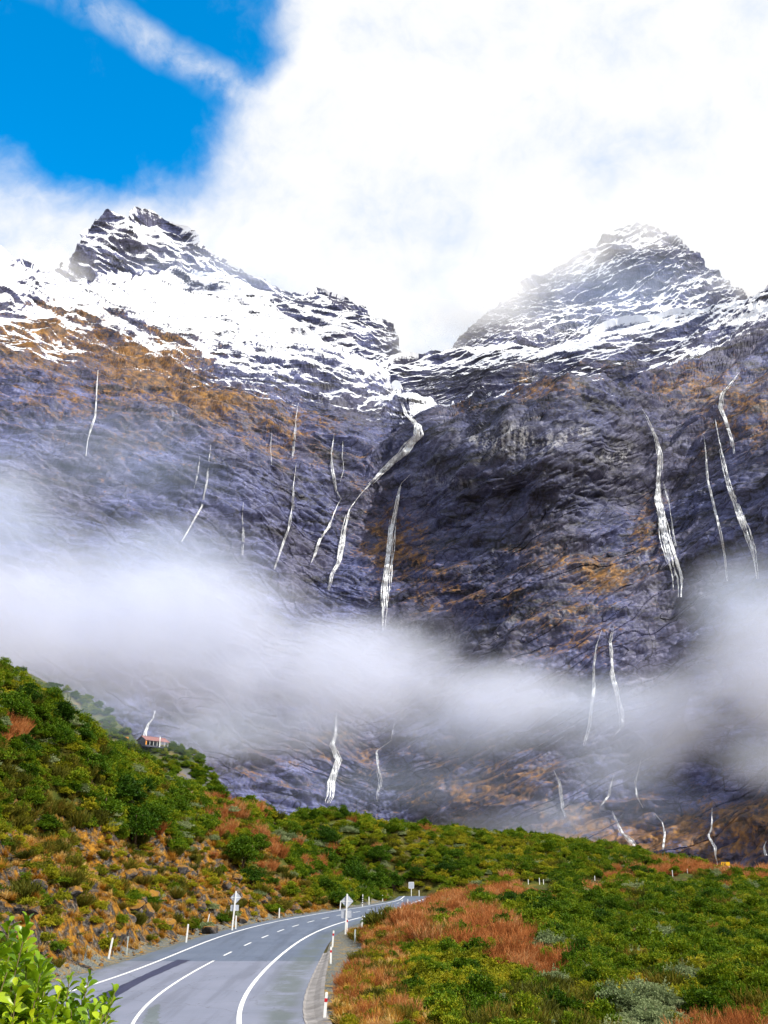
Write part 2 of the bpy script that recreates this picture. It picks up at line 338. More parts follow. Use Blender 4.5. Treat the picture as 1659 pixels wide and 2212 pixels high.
# ------------------------------------------------------------------ road geometry (survey lines on the carriageway)
S = 0.95785
zA = lambda L: [((x / 3.318) * S, (2080 + y / 3.318) * S) for x, y in L]
zB = lambda L: [((480 + x / 4.366) * S, (1990 + y / 4.366) * S) for x, y in L]
zC = lambda L: [((740 + x / 6.381) * S, (1960 + y / 6.381) * S) for x, y in L]
lineL = zA([(620, 497), (900, 385), (1200, 275), (1659, 118)]) + zB([(200, 500), (400, 440), (600, 385), (800, 345), (1000, 310), (1200, 285)]) + zC([(400, 570), (560, 545), (700, 510), (900, 460), (1080, 432)])
lineC = zA([(1000, 755), (1060, 660), (1200, 530), (1400, 390), (1610, 288)]) + zB([(150, 702), (348, 608), (518, 534), (662, 475), (803, 427), (955, 386), (1110, 352), (1265, 322), (1420, 292), (1555, 267)]) + zC([(820, 540), (1015, 490)])
lineR = zB([(265, 1393), (255, 1320), (275, 1220), (330, 1100), (430, 950), (540, 840), (700, 695), (850, 583), (1000, 495), (1150, 430), (1300, 392), (1480, 340)]) + zC([(700, 640), (870, 600), (980, 570)])
kerbI = zB([(905, 1393), (888, 1200), (920, 1080), (960, 960), (1010, 850), (1060, 730), (1120, 640), (1190, 560), (1250, 490), (1330, 440), (1480, 395), (1659, 345)])
def curve(line, deg):
    Q = flat(*np.array(line).T); c = np.polyfit((Q[:, 1] - 90) / 50, Q[:, 0], deg)
    lo, hi = Q[:, 1].min(), Q[:, 1].max(); dc = np.polyder(c); d2 = np.polyder(dc)
    def f(y):
        y = np.asarray(y, float); yc = np.clip(y, lo, hi); u = (yc - 90) / 50; e = (y - yc) / 50
        return np.polyval(c, u) + np.polyval(dc, u) * e + 0.5 * np.clip(np.polyval(d2, u), 0, 22) * e * e
    return f
xL, xC, xR, xK = curve(lineL, 5), curve(lineC, 5), curve(lineR, 5), curve(kerbI, 5)
Y0, Y1 = 26.0, 158.0
def xe_left(y): return xL(y) - np.interp(y, [26, 50, 75, 110, 158], [2.6, 2.2, 1.5, 0.9, 0.8])
def xe_right(y): return np.where(y < 100, np.maximum(xK(y), xR(y) + 0.7), xR(y) + np.interp(y, [100, 158], [1.7, 0.9]))
def strip(name, xa, xb, y0, y1, z, m, parent=None, n=90, nx=2, attr=None, kind=None, thick=0.0):
    y = np.linspace(y0, y1, n); a = xa(y) if callable(xa) else xa; b = xb(y) if callable(xb) else xb
    u = np.linspace(0, 1, nx)[None]; X = a[:, None] * (1 - u) + b[:, None] * u
    V = np.stack([X, np.repeat(y[:, None], nx, 1), np.full(X.shape, z)], -1).reshape(-1, 3)
    at_ = {'dirt': attr(X, y[:, None]).ravel()} if attr else None
    return obj(name, mesh_np(name, V, grid_faces(n, nx), [m], at_), parent, kind=kind)
def dirtf(X, y): return np.clip(ss(X, xR(y) + 0.5, xR(y) + 1.3) * ss(xe_right(y) - X, -0.2, 0.5) + 0.7 * ss(xL(y) - 0.4 - X, 0, 1.0), 0, 1)
road = strip('road', xe_left, xe_right, Y0, 61.0, 0.0, M_ROAD, None, 60, 26, dirtf, 'structure')
strip('resealed_section', xe_left, xe_right, 61.0, Y1, 0.0, M_ROAD2, road, 90, 26, dirtf)
strip('edge_line', lambda y: xL(y) - 0.07, lambda y: xL(y) + 0.09, Y0, Y1, 0.008, M_PAINT, road, 150)
strip('edge_line', lambda y: xR(y) - 0.09, lambda y: xR(y) + 0.09, Y0, Y1, 0.008, M_PAINT, road, 150)
strip('centre_line', lambda y: xC(y) - 0.06, lambda y: xC(y) + 0.07, Y0, 61.2, 0.008, M_PAINT, road, 60)
dash_px = zB([(15, 773), (150, 702), (348, 608), (518, 534), (662, 475), (803, 427), (955, 386), (1110, 352), (1265, 322), (1420, 292), (1555, 267)]) + zC([(820, 540), (1015, 490)])
for px, py in dash_px[1:]:
    yc = float(flat(px, py)[1]); strip('centre_dash', lambda y: xC(y) - 0.06, lambda y: xC(y) + 0.07, yc - 1.25, yc + 1.25, 0.008, M_PAINT, road, 6)
for k in range(3):
    yc = 124 + k * 9.5; strip('centre_dash', lambda y: xC(y) - 0.06, lambda y: xC(y) + 0.07, yc - 1.25, yc + 1.25, 0.008, M_PAINT, road, 6)
def lane_poly(name, A, B, z, m, jag=0.0):
    A = flat(*np.array(A).T); B = flat(*np.array(B).T); u = np.linspace(0, 1, 40)
    def rs(Q):
        s = np.r_[0, np.cumsum(np.hypot(*np.diff(Q, axis=0).T))]; s /= s[-1]
        return np.stack([np.interp(u, s, Q[:, 0]), np.interp(u, s, Q[:, 1])], -1)
    A, B = rs(A), rs(B); A += rng.normal(0, jag, A.shape); B += rng.normal(0, jag, B.shape)
    V = np.stack([A, B], 1).reshape(-1, 2); V = np.c_[V, np.full(len(V), z)]
    return obj(name, mesh_np(name, V, grid_faces(40, 2), [m]), road)
lane_poly('tar_patch', zA([(600, 640), (740, 548), (930, 462), (1100, 382), (1330, 279)]), zA([(640, 720), (740, 640), (900, 540), (1050, 452), (1270, 350), (1425, 284)]), 0.004, M_TAR, 0.02)
lane_poly('worn_wheel_mark', zA([(1050, 800), (1075, 720), (1120, 650), (1150, 620)]), zA([(1190, 800), (1185, 720), (1190, 650), (1210, 610)]), 0.004, M_SKID, 0.06)

# kerb: a low concrete dish along the inside of the bend
yk = np.linspace(Y0, 66, 60); wk = np.interp(yk, [26, 39, 48, 58, 66], [0.95, 0.9, 0.8, 0.6, 0.4])
prof = [(0, -0.25), (0, 0.02), (0.12, -0.015), (0.5, 0.02), (0.8, 0.10), (1.0, 0.12), (1.0, -0.25)]
V = np.array([[xe_right(y) + 0.004 + w_ * a + 0.015 * math.sin(y * 3.1), y, b + 0.008 * math.sin(y * 5)] for y, w_ in zip(yk, wk) for a, b in prof])
obj('kerb', mesh_np('kerb', V, grid_faces(60, len(prof)), [M_KERB]), kind='structure')

# ------------------------------------------------------------------ terrain around the road
cp = []
for px, py, r in ((-160, 1385, 78), (0, 1488, 84), (60, 1512, 88), (130, 1556, 92), (200, 1612, 98), (260, 1652, 105), (330, 1674, 113), (400, 1708, 122), (470, 1722, 134), (560, 1742, 150), (680, 1772, 172),
                  (800, 1790, 192), (1000, 1808, 215), (1200, 1824, 235), (1400, 1858, 250), (1480, 1878, 252), (1560, 1884, 258), (1659, 1888, 262), (1800, 1892, 262)):
    q = at(px, py, r); cp.append(tuple(q)); b = at(px, py, r * 1.28); cp.append((b[0], b[1], q[2] * 0.55 - 2.0))
for y in (30, 40, 50, 60, 70, 80, 92, 105, 120, 138, 155):
    e = float(xe_left(y)); k = np.interp(y, [30, 60, 90, 120, 155], [1, 1, 0.75, 0.5, 0.35])
    cp += [(e - 0.6, y, 0.1), (e - 4.5, y - 0.3, 3.4 * k), (e - 10, y - 1, 6.6 * k)]
    cp += [(float(xe_right(y)) + 1.0, y, 0.0)]
cp += [(0, 0, 3.9), (-4, 3, 3.9), (4, 3, 3.8), (0, -14, 4), (-10, 6, 2.6), (9, 9, 2.5), (0, 13, 1.4), (-2, 22, 0.1), (14, 20, 0.2), (25, 5, 1), (-20, 5, 4), (-35, 25, 12), (-50, 50, 22), (-60, 0, 14)]
cp += [(4, 40, -0.2), (12, 42, -0.8), (25, 45, -1.2), (45, 60, -1.2), (20, 65, -0.9), (10, 80, -0.3), (35, 90, -1.0), (70, 100, -1.0), (15, 110, 0.3), (45, 130, 0.2), (25, 140, 1.0), (95, 150, 0), (60, 170, 1.0), (35, 175, 3.2), (90, 205, 1.4), (55, 205, 4.0), (120, 220, 1.6), (60, 30, -1), (100, 60, -1)]
cp = np.array(cp); GFIT = tps_fit(cp[:, :2] / 100, cp[:, 2], 1e-4)
def ground(x, y, fine=True):
    x = np.asarray(x, float); y = np.asarray(y, float); sh = x.shape; x = x.ravel(); y = y.ravel()
    r = np.hypot(x, y); th = np.degrees(np.arctan2(x, y))
    z = tps(GFIT, np.c_[x, y] / 100)
    wgt = (1 - ss(r, 285, 380)) * (1 - ss(np.abs(th), 48, 80) * ss(r, 25, 60))
    z = z * wgt + (1 - wgt) * (-0.8)
    if fine:
        z = z + wgt * (0.35 * gn(np.c_[x / 7, y / 7, 0 * x]) + 0.9 * gn(np.c_[x / 22, y / 22, 0 * x + 5])) * ss(r, 20, 40)
    yc = np.clip(y, Y0, Y1); lo = xe_left(yc); hi = xe_right(yc); dy = np.maximum(Y0 - y, y - Y1).clip(0)
    dl = np.maximum(np.maximum(lo - x, x - (hi + 1.2)), dy)          # distance outside the carriageway
    if fine:                                                          # craggy cutting on the uphill side
        s = lo - x; c = ss(s, 1.0, 2.5) * (1 - ss(s, 9, 16)) * (1 - ss(y, 95, 135)) * ss(y, 20, 30)
        rid = 1 - np.abs(gn(np.c_[x / 2.6, y / 2.6, z / 2.6])) * 2
        z = z + c * (1.15 * rid + 0.6 * gn(np.c_[x / 1.1, y / 1.1, z / 1.5]) + 0.9 * gn(np.c_[x / 5, y / 5, 0 * x + 9]))
    k = ss(dl, 0.25, 2.6)
    z = z * k + (1 - k) * (-0.06)
    return z.reshape(sh)
th = np.radians(np.concatenate([np.linspace(-180, -42, 50)[:-1], np.linspace(-42, 34, 460), np.linspace(34, 180, 50)[1:]]))
rr = np.concatenate([[0.3, 1, 2, 4, 7, 11, 16, 22, 28], np.geomspace(33, 300, 270), np.geomspace(305, 6000, 40)])
X = rr[:, None] * np.sin(th)[None]; Y = rr[:, None] * np.cos(th)[None]; Z = ground(X, Y)
yc = np.clip(Y, Y0, Y1); s_ = xe_left(yc.ravel()).reshape(yc.shape) - X
cutm = ss(s_, 0.2, 1.5) * (1 - ss(s_, 8, 15)) * (1 - ss(Y, 100, 140)) * ss(Y, 15, 25)
V = np.stack([X, Y, Z], -1).reshape(-1, 3)
obj('ground', mesh_np('ground', V, grid_faces(*X.shape)[:, ::-1], [M_GROUND], {'cut': cutm, 'plain': ss(np.hypot(X, Y), 255, 300)}, smooth=True), kind='structure')
def gz(x, y): return float(ground(np.array([x]), np.array([y]))[0])
def pick(px, py, rmin=30.0, rmax=300.0):    # where a sight line first meets the ground
    d = pray(px, py); d = d / math.hypot(d[0], d[1]); t = np.linspace(rmin, rmax, 1200)
    g = ground(d[0] * t, d[1] * t); hit = np.nonzero(HC + d[2] * t <= g)[0]
    k = t[hit[0]] if len(hit) else rmax
    return np.array([d[0] * k, d[1] * k, float(g[hit[0]]) if len(hit) else float(g[-1])])

# gravel beside the kerb, and stones at the foot of the cutting
def ribbon(name, xa, xb, y0, y1, m, lift, n=80, nx=8):
    y = np.linspace(y0, y1, n); u = np.linspace(0, 1, nx)[None]; X = xa(y)[:, None] * (1 - u) + xb(y)[:, None] * u; YY = np.repeat(y[:, None], nx, 1)
    return obj(name, mesh_np(name, np.stack([X, YY, ground(X, YY) + lift], -1).reshape(-1, 3), grid_faces(n, nx), [m], smooth=True), kind='structure')
ribbon('gravel_verge', lambda y: xe_right(y) + np.interp(y, [26, 39, 58, 66, 80], [0.9, 0.85, 0.55, 0.2, -0.1]), lambda y: xe_right(y) + np.interp(y, [26, 39, 48, 58, 68, 80, 100], [1.7, 1.6, 1.9, 2.4, 3.2, 1.3, 0.3]) + 0.35 * gn(np.c_[y / 3, 0 * y, 0 * y]) + 0.2 * gn(np.c_[y / 1.1, 0 * y, 0 * y + 3]), Y0, 100, M_GRAVEL, 0.03)
ribbon('gravel_verge', lambda y: xe_left(y) - 1.3 - 0.3 * np.sin(y * 1.3), lambda y: xe_left(y) + 0.15 + 0.1 * np.sin(y * 2.3), Y0, 140, M_GRAVEL, 0.035)

# ------------------------------------------------------------------ mountains
def grid_normal(P):
    a = np.gradient(P, axis=1); b = np.gradient(P, axis=0); n = np.cross(a, b); n /= np.linalg.norm(n, axis=-1)[..., None] + 1e-9
    return n
def rot_strata(P, ang, along=0.28):
    c, s = math.cos(ang), math.sin(ang); x, y, z = P[..., 0], P[..., 1], P[..., 2]
    return np.stack([(c * x + s * z) * along, y * 0.5, (-s * x + c * z)], -1)
def layer(name, top, ybot, ctrl, x0, x1, nc, nr, amp=1.0, strata=math.radians(25), seed=0.0, blobs=(), pale=(), dark=(), snowfun=None, mats=None, rough_top=1.0, back=10, cell=1.0, lam=1e-4):
    px = np.linspace(x0, x1, nc); yt = np.interp(px, *zip(*top))
    u = np.linspace(0, 1, nr)
    PX = np.repeat(px[None], nr, 0); PY = ybot + (yt[None] - ybot) * u[:, None]
    fit = tps_fit(np.array([(a, b) for a, b, _ in ctrl]) / 1000, [c for *_, c in ctrl], lam)
    R = tps(fit, np.c_[PX.ravel(), PY.ravel()] / 1000).reshape(PX.shape)
    P = at(PX, PY, R)
    if back:                                   # the far side falls away behind the crest
        e = P[-1]; o = e[:, :2] / np.linalg.norm(e[:, :2], axis=1)[:, None]; ext = []
        for k in range(1, back + 1):
            s = (k / back) ** 1.6 * 320 * cell; ext.append(np.c_[e[:, :2] + o * s, e[:, 2] - s * 0.75 + 4 * cell * (k == 1)])
        P = np.concatenate([P, np.array(ext)]); PX = np.concatenate([PX, np.repeat(PX[-1:], back, 0)]); PY = np.concatenate([PY, np.repeat(PY[-1:], back, 0)])
    N = grid_normal(P); N *= np.sign((N * -P).sum(-1, keepdims=True)); Q = P + seed
    D = 0; east = ss(PX, 700, 900) if strata is None else np.full(PX.shape, float(strata > 0))
    sets = [(math.radians(-20), 1 - east), (math.radians(28), east)] if strata is None else [(strata, 1.0)]
    for wl, a, kind in ((260, 26, 0), (110, 15, 1), (48, 9.5, 1), (21, 5.8, 1), (10, 3.2, 1), (5, 1.6, 1), (2.6, 0.6, 0)):
        wl *= cell; a *= cell
        if not kind: D = D + a * gn(Q / wl + wl); continue
        for sa, sw in sets: D = D + sw * a * (-1 if strata is None and wl < 15 * cell else 1) * (0.75 - 2.2 * np.abs(gn(rot_strata(Q, sa, 0.34 if strata is None else 0.28) / wl + wl)))
    for sa, sw in sets:
        st = gn(rot_strata(Q, sa) / (22 * cell) * np.array([0.5, 1, 1]) + 31); D = D + sw * (5.0 if strata is None else 2.5) * cell * (np.floor(st * 4) / 4 + 0.3 * st)      # stepped ledges
    fade = np.ones(P.shape[:2]); 
    P = P + N * (D * amp * fade)[..., None]
    N = grid_normal(P); N *= np.sign((N * -P).sum(-1, keepdims=True)) ; nz = N[..., 2]
    def field(bl):
        f = np.zeros(PX.shape)
        for bx, by, sx, sy, wv in bl: f = np.maximum(f, wv * np.exp(-((PX - bx) / sx) ** 2 - ((PY - by) / sy) ** 2))
        return f
    sn = snowfun(P, nz, PX, PY) if snowfun else np.full(PX.shape, -2.0)
    vg = field(blobs) + 0.35 * (nz - 0.4) - 0.9 * np.clip(sn, 0, 1) * 0.5
    me = mesh_np(name, P.reshape(-1, 3), grid_faces(*P.shape[:2]), mats or [M_ROCK], {'snow': sn, 'veg': vg, 'pale': field(pale), 'dark': field(dark), 'east': east}, smooth=False)
    return obj(name, me, kind='structure'), P
def snow_low(P, nz, PX, PY):
    line = np.interp(PX, [-200, 0, 200, 450, 800, 950, 1150, 1400, 1659, 1860], [770, 750, 755, 815, 885, 905, 845, 825, 740, 680])   # snow line followed along the cirque
    a = (line - PY) / 95 + 0.6 * gn(P / 60)
    apron = 0.5 * np.exp(-((PX - 965) / 130) ** 2 - ((PY - 872) / 20) ** 2)
    return np.clip(0.34 + 0.46 * a, -2, 0.92) + 0.85 * (nz - 0.50) + apron
def snow_high(bias):
    return lambda P, nz, PX, PY: 0.88 + bias + 1.35 * (nz - 0.52) + 0.22 * gn(P / 70) + 0.30 * gn(P / 150 + 9)

TOP1 = [(-260, 430), (-120, 490), (0, 548), (60, 572), (110, 597), (160, 612), (240, 600), (330, 590), (420, 592), (480, 606), (560, 645), (620, 697), (700, 740), (820, 793), (860, 838), (885, 866), (950, 872), (1010, 868), (1070, 874), (1150, 866), (1250, 853), (1300, 858), (1360, 842), (1420, 806), (1480, 762), (1560, 712), (1659, 652), (1760, 600), (1900, 560)]
C1 = [(-260, 1950, 540), (400, 1950, 620), (830, 1950, 690), (1100, 1950, 655), (1400, 1950, 640), (1900, 1950, 540),
      (-260, 1700, 580), (400, 1700, 660), (830, 1700, 725), (1100, 1700, 675), (1400, 1700, 668), (1900, 1700, 590),
      (-260, 1400, 620), (400, 1400, 710), (800, 1400, 775), (1100, 1400, 700), (1400, 1400, 715), (1900, 1400, 640),
      (-260, 1100, 690), (400, 1100, 785), (700, 1100, 845), (850, 1120, 850), (960, 1100, 790), (1100, 1080, 748), (1250, 1080, 752), (1390, 1100, 800), (1550, 1100, 780), (1900, 1100, 690),
      (-260, 900, 770), (200, 900, 830), (500, 900, 900), (760, 900, 985), (880, 930, 975), (940, 910, 930), (1050, 900, 850), (1150, 890, 795), (1250, 890, 795), (1390, 890, 890), (1600, 900, 850), (1900, 900, 760),
      (0, 800, 860), (200, 800, 915), (400, 800, 980), (600, 800, 1060), (800, 820, 1120), (885, 870, 1090), (950, 880, 1060), (1150, 868, 815), (1250, 855, 820), (1480, 790, 990), (1659, 780, 960),
      (0, 700, 920), (200, 700, 1020), (400, 700, 1120), (600, 720, 1200), (1560, 712, 1080), (1659, 680, 1080), (-200, 550, 980), (0, 560, 1010), (200, 610, 1180), (400, 600, 1320), (1860, 600, 1080)]
VEG1 = [(100, 730, 220, 120, 1.0), (330, 790, 190, 100, 1.0), (430, 890, 220, 90, .8), (600, 950, 170, 110, .6), (180, 880, 300, 80, .5), (350, 980, 300, 100, .42), (860, 1180, 110, 110, .7), (980, 1270, 170, 70, .65), (1180, 1190, 120, 60, .5), (1310, 1240, 110, 60, .75),
        (1400, 1150, 50, 120, .55), (1200, 1330, 150, 60, .45), (1160, 880, 120, 30, .6), (990, 905, 90, 22, .6), (1480, 850, 160, 60, .7), (1600, 900, 140, 110, .6), (1560, 780, 120, 40, .35), (1250, 1400, 120, 70, .5), (780, 1070, 60, 90, .4),
        (1050, 1700, 260, 110, .65), (1400, 1800, 320, 110, .75), (1600, 1780, 160, 90, .8), (700, 1640, 200, 90, .5), (960, 1730, 120, 50, .6), (560, 1700, 120, 60, .35)]
PALE1 = [(1060, 962, 55, 9, .9), (1130, 945, 45, 10, .9), (1190, 955, 22, 14, 1), (1235, 948, 22, 12, 1), (1330, 990, 40, 12, .7), (1370, 1220, 45, 30, .5), (1190, 1330, 110, 14, .5), (960, 1040, 40, 12, .4), (1010, 1230, 40, 12, .35), (300, 880, 40, 50, .3), (350, 940, 40, 50, .3), (930, 1350, 90, 18, .35)]
DARK1 = [(1130, 930, 190, 70, 1.0), (1050, 1020, 190, 120, 1.0), (1250, 1030, 150, 130, 1.0), (1120, 1160, 200, 120, .8), (1250, 1180, 130, 90, .7), (960, 1130, 90, 110, .7), (1080, 1380, 200, 60, .5), (400, 880, 120, 60, .5), (1640, 980, 60, 90, .4)]
wall, P1g = layer('mountain_wall', TOP1, 1950, C1, -250, 1890, 960, 860, 0.85, None, 0, VEG1, PALE1, DARK1, snow_low, cell=1.0)
TOP2 = [(740, 830), (800, 806), (850, 778), (900, 770), (960, 757), (1010, 752), (1100, 754), (1180, 763), (1230, 740), (1290, 712), (1340, 694), (1400, 690), (1460, 672), (1540, 668), (1600, 660), (1659, 640), (1800, 590)]
C2 = [(740, 900, 1260), (900, 900, 1300), (1100, 900, 1280), (1300, 900, 1240), (1500, 900, 1180), (1800, 900, 1120), (740, 830, 1290), (900, 800, 1335), (1100, 800, 1320), (1180, 765, 1370), (1010, 754, 1380), (1290, 780, 1300), (1290, 715, 1400), (1460, 680, 1400), (1659, 645, 1340), (1800, 595, 1280)]
def snow2(P, nz, PX, PY):
    top = np.interp(PX, *zip(*TOP2)); return 0.48 + 0.60 * ss(45 - (PY - top), 0, 40) + 1.2 * (nz - 0.5) + 0.25 * gn(P / 40) - 0.25 * ss(PY, 790, 850)
layer('mountain_headwall', TOP2, 930, C2, 735, 1800, 560, 170, 0.75, math.radians(12), 50, [(1130, 830, 30, 50, .7), (1300, 800, 120, 40, .4)], [(1140, 820, 20, 40, .4)], [(1000, 815, 220, 40, 1.0)], snow2, cell=1.0)
TOPL = [(120, 640), (150, 570), (175, 520), (205, 480), (235, 472), (265, 476), (300, 468), (350, 470), (385, 488), (420, 520), (480, 562), (540, 598), (600, 626), (650, 640), (700, 634), (745, 645), (780, 668), (805, 700), (838, 742), (865, 790), (880, 830)]
CL = [(120, 700, 1420), (400, 700, 1480), (860, 830, 1560), (600, 760, 1560), (120, 640, 1460), (205, 485, 1640), (350, 472, 1780), (300, 560, 1590), (480, 565, 1720), (450, 630, 1560), (600, 630, 1740), (700, 640, 1800), (700, 720, 1660), (800, 700, 1760), (850, 790, 1640)]
layer('left_peak', TOPL, 860, CL, 118, 882, 520, 300, 1.0, math.radians(-22), 120, (), [(250, 560, 20, 20, .2)], (), snow_high(0.0), cell=1.15)
TOPR = [(960, 790), (1010, 742), (1050, 690), (1090, 655), (1150, 608), (1215, 572), (1290, 530), (1330, 500), (1360, 490), (1400, 494), (1440, 505), (1475, 532), (1510, 566), (1550, 597), (1590, 630), (1620, 655), (1680, 700), (1740, 760)]
CR = [(960, 800, 1560), (1180, 770, 1600), (1400, 720, 1640), (1740, 780, 1600), (1050, 690, 1720), (1200, 690, 1700), (1250, 600, 1850), (1350, 495, 1980), (1370, 600, 1800), (1440, 640, 1730), (1440, 508, 1960), (1520, 580, 1880), (1600, 650, 1800), (1300, 700, 1660)]
layer('right_peak', TOPR, 810, CR, 962, 1738, 520, 290, 1.05, math.radians(30), 240, (), [(1210, 700, 30, 50, .8), (1180, 745, 60, 14, .5)], (), snow_high(-0.22), cell=1.2)

# nearer spur on the left with the shelter
M_SPUR, t = mat('spur_turf'); p = t.pos(); a_ = t.noise(p, 0.16, 7, 0.7)
c = t.ramp(a_, [(0.3, (0.030, 0.050, 0.020)), (0.5, (0.060, 0.075, 0.025)), (0.66, (0.15, 0.11, 0.04))])
c = t.mix(t.math('MULTIPLY', t.attr('pale'), t.step(t.noise(p, 0.3, 6, 0.7), 0.36, 0.5)), c, (0.13, 0.125, 0.16)); finish(t, c, 0.9, a_, 0.8, 1.0)
TOPH = [(-160, 1455), (40, 1448), (140, 1492), (200, 1514), (250, 1556), (290, 1600), (370, 1613), (410, 1632), (440, 1652), (462, 1685), (480, 1720), (505, 1770), (560, 1850)]
CH = [(-160, 1900, 235), (200, 1900, 250), (560, 1900, 275), (-160, 1455, 340), (140, 1492, 330), (250, 1560, 318), (330, 1612, 305), (440, 1655, 300), (480, 1720, 295), (300, 1700, 280), (420, 1720, 282)]
spur, PH = layer('spur_hill', TOPH, 1900, CH, -155, 556, 220, 200, 0.16, 0, 400, (), [(395, 1690, 32, 22, 1.0), (430, 1690, 25, 30, .5)], (), None, [M_SPUR], back=10, cell=0.5)

# ------------------------------------------------------------------ waterfalls, traced down the rock
Fq = grid_faces(*P1g.shape[:2]); WALLV = P1g.reshape(-1, 3)
def grid_hit(px, py):
    # nearest front vertex of the wall to a sight line
    k = np.argmin((GPX - px) ** 2 + (GPY - py) ** 2 + 1e9 * (GPF <= 0)); return WALLV[k]
GPX, GPY, GPF = proj(WALLV)
TREE = cKD = None
_cell = {}
ix = np.floor(GPX / 6).astype(int); iy = np.floor(GPY / 6).astype(int)
order = np.argsort(-np.linalg.norm(WALLV, axis=1))
for k_ in range(1):
    keyarr = ix.astype(np.int64) * 100000 + iy
    nearest = {}
    dist = np.linalg.norm(WALLV, axis=1)
    o_ = np.lexsort((dist, keyarr)); ks = keyarr[o_]; first = np.r_[True, ks[1:] != ks[:-1]]
    nearest = dict(zip(ks[first].tolist(), dist[o_][first].tolist()))
def wall_r(px, py):
    v = [nearest.get(int(math.floor(px / 6) + a) * 100000 + int(math.floor(py / 6) + b)) for a in (-1, 0, 1) for b in (-1, 0, 1)]
    v = [q for q in v if q]; return (min(v) if v else 700.0)
def waterfall(label, path, width, strands=3, spread=1.0, seed=0):
    rg = np.random.default_rng(seed + 11); path = np.array(path, float)
    s = np.r_[0, np.cumsum(np.hypot(*np.diff(path, axis=0).T))]; n = max(8, int(s[-1] / 5)); u = np.linspace(0, s[-1], n)
    cx_ = np.interp(u, s, path[:, 0]); cy_ = np.interp(u, s, path[:, 1]); V = []; Fc = []
    wid = np.interp(u, s, width if hasattr(width, '__len__') else [width] * len(s)) if not hasattr(width, '__len__') or len(width) == len(s) else np.interp(u / s[-1], np.linspace(0, 1, len(width)), width)
    ns = strands * 6 + 1
    for k in range(ns):
        off = np.cumsum(rg.normal(0, 0.55, n)); off -= np.linspace(off[0], off[-1], n) * 0.8
        off = off * np.minimum(1.0, wid / 9) + (rg.uniform(-.5, .5) if k else 0) * wid * 1.35 * np.linspace(.3, 1, n)
        a0 = rg.uniform(0, 0.65) * (k > 0); a1 = 1.0 if k == 0 else min(1, a0 + rg.uniform(.2, .7)); i0, i1 = int(a0 * n), int(a1 * n); i1 = min(max(i1, i0 + 4), n)
        if i1 - i0 < 3: continue
        base = len(V)
        for i in range(i0, i1):
            x = cx_[i] + off[i]; y = cy_[i]; d = pray(x, y); d = d / np.linalg.norm(d); r = wall_r(x, y) - 1.2
            c = np.array([0, 0, HC]) + d * r; m_px = r / F
            hw = m_px * wid[i] * (0.12 if k == 0 else 0.075) * rg.uniform(0.45, 1.15) * min(1, 0.25 + 5 * min(i - i0, i1 - 1 - i) / max(1, i1 - i0))
            V += [c + np.array([-hw, 0.3, 0]), c + np.array([0, -0.35, 0]), c + np.array([hw, 0.3, 0])]
        for i in range(i1 - i0 - 1):
            q = base + 3 * i; Fc += [(q, q + 1, q + 4, q + 3), (q + 1, q + 2, q + 5, q + 4)]
    return obj('waterfall', mesh_np('waterfall', np.array(V), Fc, [M_WATER], smooth=True), label=label, cat='waterfall', group='waterfalls on the rock wall')
